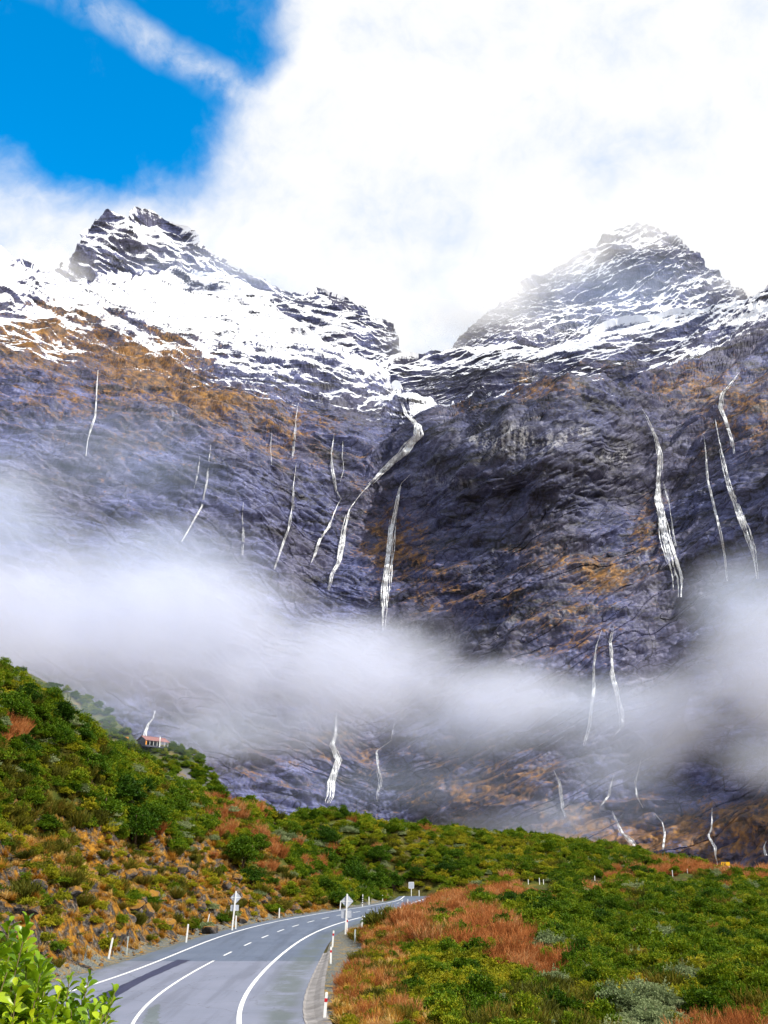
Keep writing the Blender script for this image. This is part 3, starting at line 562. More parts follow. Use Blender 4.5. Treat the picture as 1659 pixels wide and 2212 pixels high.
WF = [
 ('tall white waterfall down the left edge of the dark rock dome', [(885, 1025), (865, 1045), (858, 1085), (848, 1130), (842, 1180), (836, 1230), (832, 1280), (829, 1330), (828, 1362)], [9, 7, 9, 12, 13, 15, 16, 11, 7], 4),
 ('broad braided cascade tumbling out of the central snow gully', [(868, 870), (878, 895), (902, 918), (905, 940), (885, 958), (870, 980), (845, 1000), (822, 1022), (800, 1045)], [12, 14, 22, 26, 26, 24, 18, 14, 10], 5),
 ('steep white stream below the central cascade, left of the dome', [(800, 1045), (775, 1072), (755, 1100), (745, 1140), (738, 1180), (730, 1215), (716, 1240), (708, 1275)], [10, 9, 8, 9, 11, 9, 8, 6], 3),
 ('thin forked stream left of the central stream', [(738, 1075), (722, 1110), (712, 1135), (690, 1165), (680, 1195), (672, 1215)], [6, 7, 8, 7, 6, 4], 2),
 ('thin stepped stream through tan scrub below the snow slope', [(722, 935), (715, 980), (720, 1020), (727, 1060), (737, 1080)], [4, 5, 7, 5, 4], 2),
 ('long tall waterfall on the right flank of the dark dome', [(1388, 884), (1402, 912), (1416, 945), (1424, 985), (1422, 1030), (1420, 1075), (1430, 1120), (1440, 1165), (1452, 1210), (1462, 1250), (1464, 1290)], [8, 9, 11, 13, 12, 12, 14, 16, 20, 24, 16], 4),
 ('twin-stranded fall with a crooked start under the right snow ridge', [(1600, 800), (1578, 830), (1560, 850), (1555, 880), (1566, 905), (1580, 950), (1585, 980)], [6, 8, 9, 10, 7, 6, 4], 3),
 ('slender curving fall on the right wall running into the mist', [(1545, 905), (1552, 950), (1560, 990), (1570, 1030), (1582, 1070), (1598, 1115), (1612, 1150), (1625, 1190), (1634, 1250)], [6, 7, 8, 8, 8, 9, 9, 8, 6], 3),
 ('faint thread of water between the two right-hand falls', [(1520, 940), (1525, 985), (1530, 1040), (1545, 1100), (1558, 1160), (1566, 1210), (1570, 1255)], [4, 4, 3, 4, 4, 4, 3], 2),
 ('right-hand fall of the pair below the dome, widest in the mist gap', [(1325, 1350), (1319, 1385), (1322, 1420), (1325, 1460), (1335, 1500), (1346, 1545), (1345, 1570), (1325, 1592)], [7, 10, 12, 12, 9, 10, 8, 4], 4),
 ('left-hand fall of the pair below the dome, bending left at its foot', [(1300, 1360), (1288, 1395), (1283, 1440), (1284, 1490), (1278, 1530), (1276, 1560), (1262, 1612)], [6, 8, 8, 7, 6, 7, 4], 3),
 ('short white fall of several drops above the scrubby hill crest', [(727, 1540), (724, 1590), (718, 1610), (730, 1640), (722, 1665), (714, 1690), (713, 1720), (707, 1735)], [5, 8, 9, 14, 11, 14, 16, 12], 4),
 ('small zigzag fall on brown scrubby rock beside the fall of several drops', [(852, 1560), (845, 1600), (812, 1622), (815, 1650), (823, 1685), (820, 1705), (815, 1732)], [4, 4, 6, 7, 7, 7, 6], 2),
 ('narrow forked fall on the tan rock above the green ridge', [(1197, 1665), (1208, 1690), (1211, 1715), (1215, 1745), (1221, 1765)], [4, 7, 8, 6, 3], 3),
 ('short bright fall splitting just above the far green ridge', [(1322, 1752), (1333, 1775), (1345, 1800), (1362, 1815), (1373, 1832), (1375, 1848)], [5, 8, 9, 9, 8, 6], 3),
 ('short bent fall half veiled by mist above the splitting fall', [(1328, 1672), (1318, 1700), (1316, 1718), (1296, 1742)], [5, 6, 6, 4], 2),
 ('faint fall curving down beside the bent misty fall', [(1385, 1640), (1372, 1690), (1376, 1720), (1390, 1745)], [3, 4, 4, 3], 2),
 ('thin trickle on brown rock right of the splitting fall', [(1415, 1757), (1430, 1775), (1436, 1800), (1432, 1835)], [3, 4, 4, 3], 2),
 ('narrow fall ending behind the yellow chevron sign', [(1538, 1745), (1537, 1790), (1530, 1805), (1545, 1830), (1550, 1872)], [3, 4, 4, 6, 4], 2),
 ('small white spout at the far right foot of the wall', [(1655, 1818), (1650, 1830), (1655, 1848)], [6, 5, 4], 2),
 ('hair-thin fall on the shaded left wall under tan scrub', [(212, 800), (208, 850), (206, 900), (190, 950), (186, 985)], [3, 4, 4, 3, 2], 2),
 ('thin straight fall below the snow slope on the left wall', [(640, 1000), (634, 1050), (632, 1095), (624, 1140), (606, 1190), (592, 1230)], [3, 4, 6, 5, 4, 3], 2),
 ('faint trickle left of the thin straight fall', [(526, 1085), (523, 1120), (526, 1160), (524, 1200)], [3, 4, 4, 3], 2),
 ('dim waterfall rising in the mist above the red-roofed shelter', [(335, 1535), (330, 1552), (320, 1565), (315, 1582), (314, 1600)], [5, 6, 8, 10, 8], 2),
 ('faint water streak on the brown left wall, longer of two side by side', [(455, 960), (447, 1040), (436, 1095), (407, 1145), (392, 1170)], [3, 3, 4, 3, 2], 2),
 ('faint water streak on the brown left wall, shorter of two side by side', [(432, 985), (428, 1020), (420, 1055)], [2, 3, 2], 1),
 ('short faint streak below the snow between two longer left streaks', [(586, 935), (585, 970), (587, 1005)], [2, 3, 2], 1),
 ('thin strand running beside the stepped stream in tan scrub', [(741, 950), (739, 985), (742, 1015), (735, 1040)], [3, 3, 3, 2], 1),
 ('thin side strand off the long tall fall of the dome', [(1432, 1040), (1446, 1090), (1452, 1135), (1460, 1180)], [3, 3, 3, 3], 1),
 ('thin streak from the snow down the upper left wall', [(645, 870), (640, 900), (636, 950), (632, 990)], [3, 4, 3, 3], 2),
]
for k, (lb, pa, wd, st_) in enumerate(WF): waterfall(lb, pa, wd, st_, seed=k)

# ------------------------------------------------------------------ plants: prototype meshes
def leafy(n_clump, per, leaf, seed, rx=0.5, h=1.0, flat_=0.0, up=0.35, low=0.36, sprigs=22):
    g = np.random.default_rng(seed); V = []; at_ = []
    c = g.normal(size=(n_clump, 3)); c /= np.linalg.norm(c, axis=1)[:, None]; c *= g.uniform(0.45, 1.0, (n_clump, 1)) ** 0.5
    c[:, 2] = np.abs(c[:, 2]) * 0.9 - 0.15
    c *= np.array([rx * 0.78, rx * 0.78, h * 0.52]); c[:, 2] += h * low; c[:, :2] *= g.uniform(0.65, 1.35, (n_clump, 1)); c[:, 2] *= g.uniform(0.75, 1.2, n_clump)
    for cc in c:
        rad = g.uniform(0.09, 0.25) * rx * 2; tone = g.uniform(0, 0.6)
        d = g.normal(size=(per, 3)); d /= np.linalg.norm(d, axis=1)[:, None]; d[:, 2] = np.abs(d[:, 2]) * 0.8 + 0.05 * g.normal(size=per)
        p = cc + d * rad * g.uniform(0.55, 1.05, (per, 1)) * np.array([1, 1, 0.8 - flat_])
        ax = d * 0.6 + np.array([0, 0, up]) + g.normal(0, 0.45, (per, 3)); ax /= np.linalg.norm(ax, axis=1)[:, None]
        sd = np.cross(ax, g.normal(size=(per, 3))); sd /= np.linalg.norm(sd, axis=1)[:, None]
        L = leaf * g.uniform(0.7, 1.3, (per, 1)); W = L * 0.34
        q = np.stack([p, p + ax * L * 0.5 + sd * W, p + ax * L, p + ax * L * 0.5 - sd * W], 1)
        V.append(q.reshape(-1, 3)); at_.append(np.repeat(np.clip(tone + g.uniform(-0.1, 0.5, per), 0, 1), 4))
    for cc in c[g.integers(0, n_clump, sprigs)]:
        e = np.array([cc[0] / rx, cc[1] / rx, 0.9]) + g.normal(0, .35, 3); e /= np.linalg.norm(e); ln = g.uniform(.22, .46) * h; nl = 26; tone = g.uniform(.2, .9)
        tt = np.linspace(.25, 1, nl)[:, None]; p = cc + e * ln * tt + g.normal(0, .012, (nl, 3)); ax = e * .7 + g.normal(0, .6, (nl, 3)); ax /= np.linalg.norm(ax, axis=1)[:, None]
        sd = np.cross(ax, g.normal(size=(nl, 3))); sd /= np.linalg.norm(sd, axis=1)[:, None]; L = leaf * g.uniform(.7, 1.2, (nl, 1)) * (1.15 - .5 * tt); W = L * .32
        q = np.stack([p, p + ax * L * 0.5 + sd * W, p + ax * L, p + ax * L * 0.5 - sd * W], 1); V.append(q.reshape(-1, 3)); at_.append(np.repeat(np.clip(tone + g.uniform(-.1, .3, nl), 0, 1), 4))
    V = np.concatenate(V); return V, np.arange(len(V)).reshape(-1, 4), np.concatenate(at_)
def blades(n, seed, length, spread, droop, width, seg=4, base=0.1, kind='grass'):
    g = np.random.default_rng(seed); V = []; Fc = []; at_ = []
    for i in range(n):
        a = g.uniform(0, 2 * math.pi); b = np.array([math.cos(a), math.sin(a), 0]); p = np.array([*(g.normal(0, base, 2)), 0.0]); L = length * g.uniform(0.55, 1.1)
        out = g.uniform(0.15, 1.0) * spread; w_ = width * g.uniform(0.6, 1.2); sd = np.array([-b[1], b[0], 0]); tone = g.uniform(0, 1); o = len(V)
        for k in range(seg + 1):
            u = k / seg; q = p + b * (out * L * (u + droop * u * u * 0.6)) + np.array([0, 0, L * (u * math.sqrt(max(0.05, 1 - 0.5 * out * out)) - droop * out * u * u * 0.9)])
            hw = w_ * (1 - u) ** 0.7 + 0.001; V += [q - sd * hw, q + sd * hw]; at_ += [min(1, tone * 0.7 + 0.3 * u)] * 2
        Fc += [(o + 2 * k, o + 2 * k + 1, o + 2 * k + 3, o + 2 * k + 2) for k in range(seg)]
    return np.array(V), np.array(Fc), np.array(at_)
def twiggy(n, seed, h, rx, width, fan=0.5, sub=3):
    g = np.random.default_rng(seed); V = []; Fc = []; at_ = []
    for i in range(n):
        a = g.uniform(0, 2 * math.pi); rr_ = rx * math.sqrt(g.uniform(0, 1)); p = np.array([rr_ * math.cos(a) * 0.55, rr_ * math.sin(a) * 0.55, 0]); L = h * g.uniform(0.5, 1.05)
        d = np.array([math.cos(a) * fan * rr_ / rx, math.sin(a) * fan * rr_ / rx, 1.0]) + g.normal(0, 0.13, 3); d /= np.linalg.norm(d); tone = g.uniform(0, 1)
        segs = [(p, p + d * L, width)]
        for k in range(sub):
            u = g.uniform(0.3, 0.9); e = d + g.normal(0, 0.35, 3) + np.array([0, 0, 0.25]); e /= np.linalg.norm(e); segs.append((p + d * L * u, p + d * L * u + e * L * g.uniform(0.2, 0.42), width * 0.75))
        for s0, s1, w_ in segs:
            sd = np.cross(s1 - s0, g.normal(size=3)); sd /= np.linalg.norm(sd) + 1e-9; o = len(V); mid = (s0 + s1) / 2 + g.normal(0, 0.02, 3)
            V += [s0 - sd * w_ * 0.7, s0 + sd * w_ * 0.7, mid + sd * w_, s1, mid - sd * w_]; at_ += [tone * 0.7] * 2 + [tone] + [min(1, tone + 0.3)] + [tone]
            Fc += [(o, o + 1, o + 2, o + 4), (o + 4, o + 2, o + 3, o + 3)]
    F4 = [f for f in Fc]
    return np.array(V), F4, np.array(at_)
def fronds(n, seed, L):
    g = np.random.default_rng(seed); V = []; Fc = []; at_ = []
    for i in range(n):
        a = 2 * math.pi * i / n + g.normal(0, 0.25); b = np.array([math.cos(a), math.sin(a), 0]); sd = np.array([-b[1], b[0], 0]); l = L * g.uniform(0.7, 1.1); tone = g.uniform(0, 0.8); up = g.uniform(0.5, 0.95)
        for k in range(11):
            u = k / 11; c = b * (l * u * 0.85) + np.array([0, 0, l * (up * u - 0.85 * u * u)]); w_ = l * 0.20 * (math.sin(math.pi * min(1, u * 0.85 + 0.12))) 
            for s in (-1, 1):
                o = len(V); tip = c + sd * s * w_ + b * l * 0.06 - np.array([0, 0, w_ * 0.25]); V += [c, c + b * l * 0.075, tip, c - b * l * 0.01]; at_ += [tone, tone, min(1, tone + .25), tone]; Fc.append((o, o + 1, o + 2, o + 3))
    return np.array(V), np.array(Fc), np.array(at_)
def stems(seed, h, n=5, spread=0.28, r0=0.03):
    g = np.random.default_rng(seed); mb = MB()
    for i in range(n):
        a = 2 * math.pi * i / n + g.normal(0, .4); e = (math.cos(a) * spread * g.uniform(.5, 1), math.sin(a) * spread * g.uniform(.5, 1), h * g.uniform(.6, .8))
        mb.tube([(0, 0, -0.15), (e[0] * .25, e[1] * .25, e[2] * .4), (e[0] * .7 + g.normal(0, .03), e[1] * .7, e[2] * .75), e], [r0 * 1.4, r0, r0 * .6, r0 * .25], 5)
    return mb
KIND = {}
def proto(kind, gens, matl, stem=True):
    out = []
    for k, gfun in enumerate(gens):
        V, Fc, a = gfun(); 
        if not isinstance(Fc, np.ndarray): Fc = [tuple(dict.fromkeys(f)) for f in Fc]
        crown = mesh_np(kind + '_crown', V, Fc, [matl], {'v': a}, smooth=False)
        sm = stems(k + 5, 0.8).me(kind + '_stem', M_BARK, True) if stem else None
        out.append((crown, sm))
    KIND[kind] = out
proto('green_shrub', [lambda s=s: leafy(34, 105, 0.068, s, 0.55, 1.0) for s in (1, 2, 3, 4)], L_GREEN)
proto('dark_tree', [lambda s=s: leafy(58, 90, 0.048, s, 0.50, 1.0, 0, .35, .30) for s in (11, 12, 13)], L_DARK)
proto('yellow_shrub', [lambda s=s: leafy(28, 85, 0.070, s, 0.55, 0.95, 0.15) for s in (21, 22, 23)], L_YEL)
proto('olive_heath', [lambda s=s: twiggy(160, s, 0.95, 0.52, 0.022, 0.75, 5) for s in (31, 32, 33)], L_OLIVE)
proto('sage_shrub', [lambda s=s: leafy(46, 75, 0.060, s, 0.62, 0.80, 0.35) for s in (41, 42, 43)], L_SAGE)
proto('rust_scrub', [lambda s=s: twiggy(150, s, 1.05, 0.55, 0.012, 0.55, 4) for s in (51, 52, 53)], L_RUST, False)
proto('gold_tussock', [lambda s=s: blades(170, s, 1.0, 0.75, 0.95, 0.020, 4, 0.10) for s in (61, 62, 63)], L_GOLD, False)
proto('fern', [lambda s=s: fronds(15, s, 0.95) for s in (71, 72)], L_FERN, False)

# ------------------------------------------------------------------ plants: where each one grows
def scatter(r0, r1, step, th0, th1):
    pts = []
    r = r0
    while r < r1:
        s = step(r); n = max(1, int(r * math.radians(th1 - th0) / s)); a = np.radians(th0) + (np.arange(n) + rng.uniform(-.45, .45, n)) * math.radians(th1 - th0) / n
        q = r + rng.uniform(-.45, .45, n) * s; pts.append(np.c_[q * np.sin(a), q * np.cos(a)]); r += s
    return np.concatenate(pts)
vg_y = rng.uniform(37, 84, 900); VG = np.c_[xe_right(vg_y) + np.interp(vg_y, [26, 39, 48, 58, 68, 80], [1.5, 1.35, 1.6, 2.1, 2.9, 1.2]) + np.abs(rng.normal(0, 1.7, 900)) - 0.15, vg_y]
pts = np.concatenate([scatter(31, 275, lambda r: 0.56 + r * 0.0050, -29, 27), scatter(36, 128, lambda r: 0.58 + r * 0.0022, -29, -3), VG])
verge_tuft = np.arange(len(pts)) >= len(pts) - len(VG)
zg = ground(pts[:, 0], pts[:, 1]); px, py, fd = proj(np.c_[pts, zg + 0.5])
yc = np.clip(pts[:, 1], Y0, Y1); lo = xe_left(yc); hi = xe_right(yc); sL = lo - pts[:, 0]; sR = pts[:, 0] - hi
verge = np.interp(pts[:, 1], [26, 39, 48, 58, 68, 80, 100], [2.2, 2.1, 2.5, 3.0, 3.8, 1.9, 1.0])
ok = ((sL > 1.2) | (sR > verge) | (pts[:, 1] > Y1 + 1)) & (px > -60) & (px < 1720) & (py < 2290) 
ok |= verge_tuft
# hidden behind the crest?
fr = np.linspace(0.15, 0.985, 46); vis = np.ones(len(pts), bool)
for f_ in fr:
    gx = ground(pts[:, 0] * f_, pts[:, 1] * f_, False); vis &= (HC + (zg + 1.6 - HC) * f_) > gx - 0.2
ok &= vis
pts, zg, px, py, sL, sR, verge_tuft = (a[ok] for a in (pts, zg, px, py, sL, sR, verge_tuft)); fd = fd[ok]
N = len(pts); n5 = gn(np.c_[pts / 9, np.zeros(N)]); n6 = gn(np.c_[pts / 4, np.full(N, 7.)]); u = rng.uniform(0, 1, N)
POLY = {
 'rust_scrub': [[(818, 1995), (855, 1962), (900, 1942), (1000, 1918), (1060, 1905), (1165, 1900), (1150, 1938), (1020, 1952), (1010, 1990), (930, 1990), (925, 2040), (872, 2045), (828, 2015)], [(955, 1985), (1060, 1958), (1150, 2015), (1228, 2062), (1218, 2108), (1140, 2105), (1080, 2072), (990, 2040)],
   [(428, 1712), (480, 1715), (508, 1800), (468, 1808)], [(532, 1775), (600, 1825), (638, 1905), (600, 1918), (552, 1842)], [(480, 1742), (562, 1748), (556, 1768), (488, 1765)], [(1480, 2172), (1659, 2185), (1720, 2290), (1490, 2290)], [(0, 1525), (55, 1560), (75, 1605), (0, 1605)], [(650, 1848), (702, 1860), (692, 1902), (658, 1892)], [(1260, 1898), (1305, 1903), (1292, 1942), (1252, 1942)], [(1300, 1884), (1480, 1866), (1720, 1874), (1720, 1898), (1500, 1893), (1320, 1900)]],
 'gold_tussock': [[(700, 2085), (752, 2005), (815, 2005), (870, 2060), (850, 2120), (905, 2160), (900, 2290), (690, 2290)]],
 'yellow_shrub': [[(850, 2062), (960, 2030), (1080, 2080), (1180, 2120), (1110, 2160), (1000, 2185), (960, 2290), (880, 2290), (870, 2160), (850, 2110)], [(330, 1850), (560, 1895), (570, 1960), (300, 1905), (150, 1835)], [(880, 1790), (1150, 1815), (1120, 1850), (800, 1830)]],
 'olive_heath': [[(930, 2290), (950, 2165), (1100, 2130), (1250, 2118), (1345, 2128), (1325, 2290)], [(0, 1620), (230, 1670), (265, 1800), (100, 1835), (0, 1800)], [(880, 1930), (830, 2000), (800, 2030), (760, 2020), (800, 1985)]],
 'sage_shrub': [[(1305, 2290), (1330, 2148), (1390, 2128), (1480, 2168), (1505, 2290)], [(1150, 2090), (1210, 2110), (1190, 2130), (1140, 2115)], [(1390, 2010), (1460, 2020), (1440, 2060), (1390, 2050)]]}
kind = np.full(N, 'green_shrub', dtype=object)
kind[u < 0.24] = 'yellow_shrub'; kind[(u >= 0.24) & (u < 0.33)] = 'olive_heath'; kind[(u >= 0.33) & (u < 0.40)] = 'sage_shrub'; kind[(u >= 0.40) & (u < 0.44) & (n5 > 0)] = 'rust_scrub'
kind[(n6 > 0.38) & (u > 0.44)] = 'yellow_shrub'
jx = px + 10 * n6 + rng.normal(0, 5, N); jy = py + 5 * n5 + rng.normal(0, 3, N); u2 = rng.uniform(0, 1, N)
for k in ('yellow_shrub', 'olive_heath', 'sage_shrub', 'gold_tussock', 'rust_scrub'):
    for P_ in POLY[k]:
        hit = inpoly(jx, jy, P_) & (u2 < ((0.97 if k == 'sage_shrub' else 0.84) if k in ('rust_scrub', 'sage_shrub') else (0.55 if k == 'olive_heath' else 0.72))); kind[hit] = k
bank = (sL > 0) & (sL < 15 + 4 * n5) & (pts[:, 1] < 128) & (zg < 7.0 + 1.6 * n5); ub = rng.uniform(0, 1, N)
kind[bank & (ub < 0.56)] = 'gold_tussock'; kind[bank & (ub >= 0.56) & (ub < 0.66)] = 'olive_heath'; kind[bank & (ub >= 0.66) & (ub < 0.82)] = 'fern'; kind[bank & (ub >= 0.82) & (ub < 0.92)] = 'yellow_shrub'
upper = (sL > 13) & (sL < 30) & (px < 260) & (ub < 0.22); kind[upper] = 'fern'
drop = (sL > 0) & (sL < 9) & (pts[:, 1] < 110) & (rng.uniform(0, 1, N) < 0.10 + 0.4 * n6); 
size = {'green_shrub': (1.0, 1.8), 'yellow_shrub': (0.85, 1.4), 'olive_heath': (0.8, 1.35), 'sage_shrub': (1.1, 1.7), 'rust_scrub': (0.85, 1.35), 'gold_tussock': (0.55, 1.0), 'fern': (0.7, 1.15)}
scl = np.array([rng.uniform(*size[k]) for k in kind]) * (1 + 0.25 * n5); scl *= np.where(bank, 0.85, 1.0) * np.interp(fd, [35, 60, 120, 250], [.74, .86, 1.0, 1.35]) * rng.uniform(.7, 1.3, N)
near_edge = (sR < verge[ok] + 2.2) & (sR > 0) & (pts[:, 1] < 75); scl[near_edge] *= 0.6; kind[near_edge & (kind != 'rust_scrub') & (rng.uniform(0, 1, len(sR)) < .55)] = 'gold_tussock'
keep = ~drop; vt = rng.uniform(0, 1, N); kind[verge_tuft] = 'gold_tussock'; kind[verge_tuft & (vt < .14)] = 'rust_scrub'; kind[verge_tuft & (vt > .88)] = 'yellow_shrub'; kind[verge_tuft & (vt > .76) & (vt < .88)] = 'olive_heath'; scl[verge_tuft] = rng.uniform(.3, .75, int(verge_tuft.sum()))
# sight lines to the carriageway stay clear, as in the photograph
for py_top, rows in ((0, 0),):
    top = zg + scl * 1.25; tx, ty, _ = proj(np.c_[pts, top])
    roadpoly = zB([(0, 560), (400, 430), (800, 335), (1200, 270)]) + zC([(560, 530), (900, 445), (1080, 425), (1130, 440), (1000, 560), (760, 690), (480, 770), (300, 820), (200, 930), (-60, 1120)]) + zB([(1080, 800), (1020, 1000), (1010, 1393), (100, 1500)]) + [(100, 2230), (170, 2130)]
    depth = np.hypot(*pts.T)
    for bx, by, bw, bt in ((1570, 1889, 30, 1862), (1624, 1886, 8, 1872), *((z[0], z[1] + 1, 6, z[1] - 9) for z in (((1132 + a / 2.765) * S, (1500 + b / 2.765) * S) for a, b in ((165, 1368), (235, 1369), (260, 1368), (580, 1345), (1065, 1318), (1158, 1300)))), (470, 1692, 6, 1676), (669, 1756, 5, 1747), (888, 1940, 9, 1905), (908, 1938, 5, 1925)):
        qd = 254.0 if bx > 1500 else math.hypot(*pick(bx, by)[:2]); keep &= ~((np.abs(tx - bx) < bw + scl * 0.75 * F / depth) & (ty < by - 1) & (depth < qd + 1.0) & (depth > qd - 45))
    low = inpoly(tx, ty, roadpoly) & (sR > 0) & ~verge_tuft; keep &= ~low
pts, zg, px, py, sL, kind, scl, fd, u = (a[keep] for a in (pts, zg, px, py, sL, kind, scl, fd, u)); N = len(pts)
LOOK = {'green_shrub': ('dense green leafy shrub', 'shrub'), 'yellow_shrub': ('yellow-green small-leaved shrub', 'shrub'), 'olive_heath': ('olive-brown twiggy heath bush', 'shrub'), 'sage_shrub': ('pale grey-green domed shrub', 'shrub'),
        'rust_scrub': ('rust-coloured upright twiggy scrub clump', 'scrub'), 'gold_tussock': ('golden drooping tussock of grass', 'tussock'), 'fern': ('arching yellow-green fern clump', 'fern'), 'dark_tree': ('tall dark green bushy tree', 'tree')}
LAND = [('the kerb end of the gravel verge', 745, 2205), ('the close pair of red-banded posts', 735, 2070), ('the diamond sign inside the bend', 790, 2012), ('the large pale boulder under the cutting', 450, 2010), ('the leaning white post under the cutting', 225, 2050), ('the thin grey stake under the cutting', 300, 1960), ('the diamond sign under the cutting', 510, 1970), ('the striped hazard marker', 800, 1930), ('the square pale sign', 900, 1905), ('the far close pair of posts', 1170, 1900), ('the yellow chevron sign', 1500, 1885),
        ('the end of the low ridge', 1400, 1870), ('the crest pole below the spur', 450, 1720), ('the tiny crest pole', 680, 1780), ('the long rust patch inside the bend', 1110, 2060), ('the pale domed shrubs inside the bend', 1400, 2170), ('the green flat below the ridge end', 1450, 2000), ('the highest corner of the slope', 60, 1560), ('the tall trees of the steep slope', 270, 1740), ('the middle of the low ridge', 1000, 1840), ('the rust streaks on the slope', 540, 1810)]
LXY = np.array([pick(a, b)[:2] for _, a, b in LAND])
def place_of(i): return 'growing near ' + LAND[int(np.argmin(((LXY - pts[i]) ** 2).sum(1)))][0]
def size_of(i, kd):
    a, b = size[kd]; q = (scl[i] - a) / (b - a); return 'small ' if q < 0.25 else ('large ' if q > 0.75 else 'mid-sized ')
def plant(kd, k, x, y, z, s, label, cat, group, parts, rz=None):
    s = (s * random.uniform(.8, 1.3), s * random.uniform(.8, 1.3), s * random.uniform(.75, 1.15))
    crown, stem_ = KIND[kd][k % len(KIND[kd])]; rot = (random.gauss(0, .06), random.gauss(0, .06), random.uniform(0, 6.28) if rz is None else rz)
    if parts and stem_ is not None:
        r = obj(kd, None, loc=(x, y, z), rot=rot, scale=s, label=label, cat=cat, group=group); obj('crown', crown, r); obj('trunk' if cat == 'tree' else 'stem', stem_, r); return r
    return obj(kd, crown, loc=(x, y, z), rot=rot, scale=s, label=label, cat=cat, group=group)
def gn_scatter(name, kd, P, S_, label, sunk=0.06):
    me = bpy.data.meshes.new(name); me.vertices.add(len(P)); me.vertices.foreach_set('co', np.asarray(P, np.float32).ravel())
    var = me.attributes.new('variant', 'INT', 'POINT'); var.data.foreach_set('value', rng.integers(0, len(KIND[kd]), len(P)).astype(np.int32))
    a = me.attributes.new('size', 'FLOAT_VECTOR', 'POINT'); a.data.foreach_set('vector', (np.asarray(S_)[:, None] * np.c_[rng.uniform(.8, 1.35, len(P)), rng.uniform(.8, 1.35, len(P)), rng.uniform(.7, 1.15, len(P))]).astype(np.float32).ravel())
    ro = me.attributes.new('turn', 'FLOAT_VECTOR', 'POINT'); ro.data.foreach_set('vector', np.c_[rng.normal(0, .06, len(P)), rng.normal(0, .06, len(P)), rng.uniform(0, 6.28, len(P))].astype(np.float32).ravel())
    o = obj(name, me, kind='stuff', label=label, cat=LOOK[kd][1])
    ng = bpy.data.node_groups.new(name, 'GeometryNodeTree'); ng.interface.new_socket('Geometry', in_out='INPUT', socket_type='NodeSocketGeometry'); ng.interface.new_socket('Geometry', in_out='OUTPUT', socket_type='NodeSocketGeometry')
    nd = ng.nodes; L = ng.links; gi = nd.new('NodeGroupInput'); go = nd.new('NodeGroupOutput'); jn = nd.new('GeometryNodeJoinGeometry')
    def named(nm, ty): q = nd.new('GeometryNodeInputNamedAttribute'); q.data_type = ty; q.inputs[0].default_value = nm; return q.outputs[0]
    va, sz, tu = named('variant', 'INT'), named('size', 'FLOAT_VECTOR'), named('turn', 'FLOAT_VECTOR')
    for k in range(len(KIND[kd])):
        src = SOURCE[(kd, k)]; oi = nd.new('GeometryNodeObjectInfo'); oi.inputs[0].default_value = src; oi.transform_space = 'ORIGINAL'
        cmp_ = nd.new('FunctionNodeCompare'); cmp_.data_type = 'INT'; cmp_.operation = 'EQUAL'; L.new(va, cmp_.inputs[2]); cmp_.inputs[3].default_value = k
        ip = nd.new('GeometryNodeInstanceOnPoints'); L.new(gi.outputs[0], ip.inputs['Points']); L.new(cmp_.outputs[0], ip.inputs['Selection']); L.new(oi.outputs['Geometry'], ip.inputs['Instance'])
        L.new(tu, ip.inputs['Rotation']); L.new(sz, ip.inputs['Scale']); L.new(ip.outputs[0], jn.inputs[0])
    L.new(jn.outputs[0], go.inputs[0]); md = o.modifiers.new('scatter', 'NODES'); md.node_group = ng
    return o
SOURCE = {}
visx = (px > -15) & (px < 1675) & (py < 2235)
for kd in list(KIND):
    if kd == 'dark_tree': continue
    idx = np.nonzero(kind == kd)[0]; 
    app = (scl / fd)[idx] * visx[idx]; o_ = idx[np.argsort(-app)]; o_ = o_[visx[o_]]; ind = o_[:230]; rest = np.setdiff1d(idx, ind)
    look, cat = LOOK[kd]
    for j, i in enumerate(ind):
        big = scl[i] * 983 / fd[i] > 26
        pl = place_of(i); nb = len(KIND[kd]); look = size_of(i, kd) + LOOK[kd][0]
        r = plant(kd, j, pts[i, 0], pts[i, 1], zg[i] - 0.06, float(scl[i]), f'{look} {pl}', cat, f'{look} set {pl}', big)
        src = r if r.type == 'MESH' else next(c for c in r.children if c.name.startswith('crown'))
        SOURCE.setdefault((kd, j % nb), src)
    if len(rest): look = LOOK[kd][0]; gn_scatter('scrub_cover' if cat != 'tussock' else 'tussock_cover', kd, np.c_[pts[rest], zg[rest] - 0.06], scl[rest], f'mass of {look}s covering the slopes and flat')
print('plants', N, {k: int((kind == k).sum()) for k in KIND})
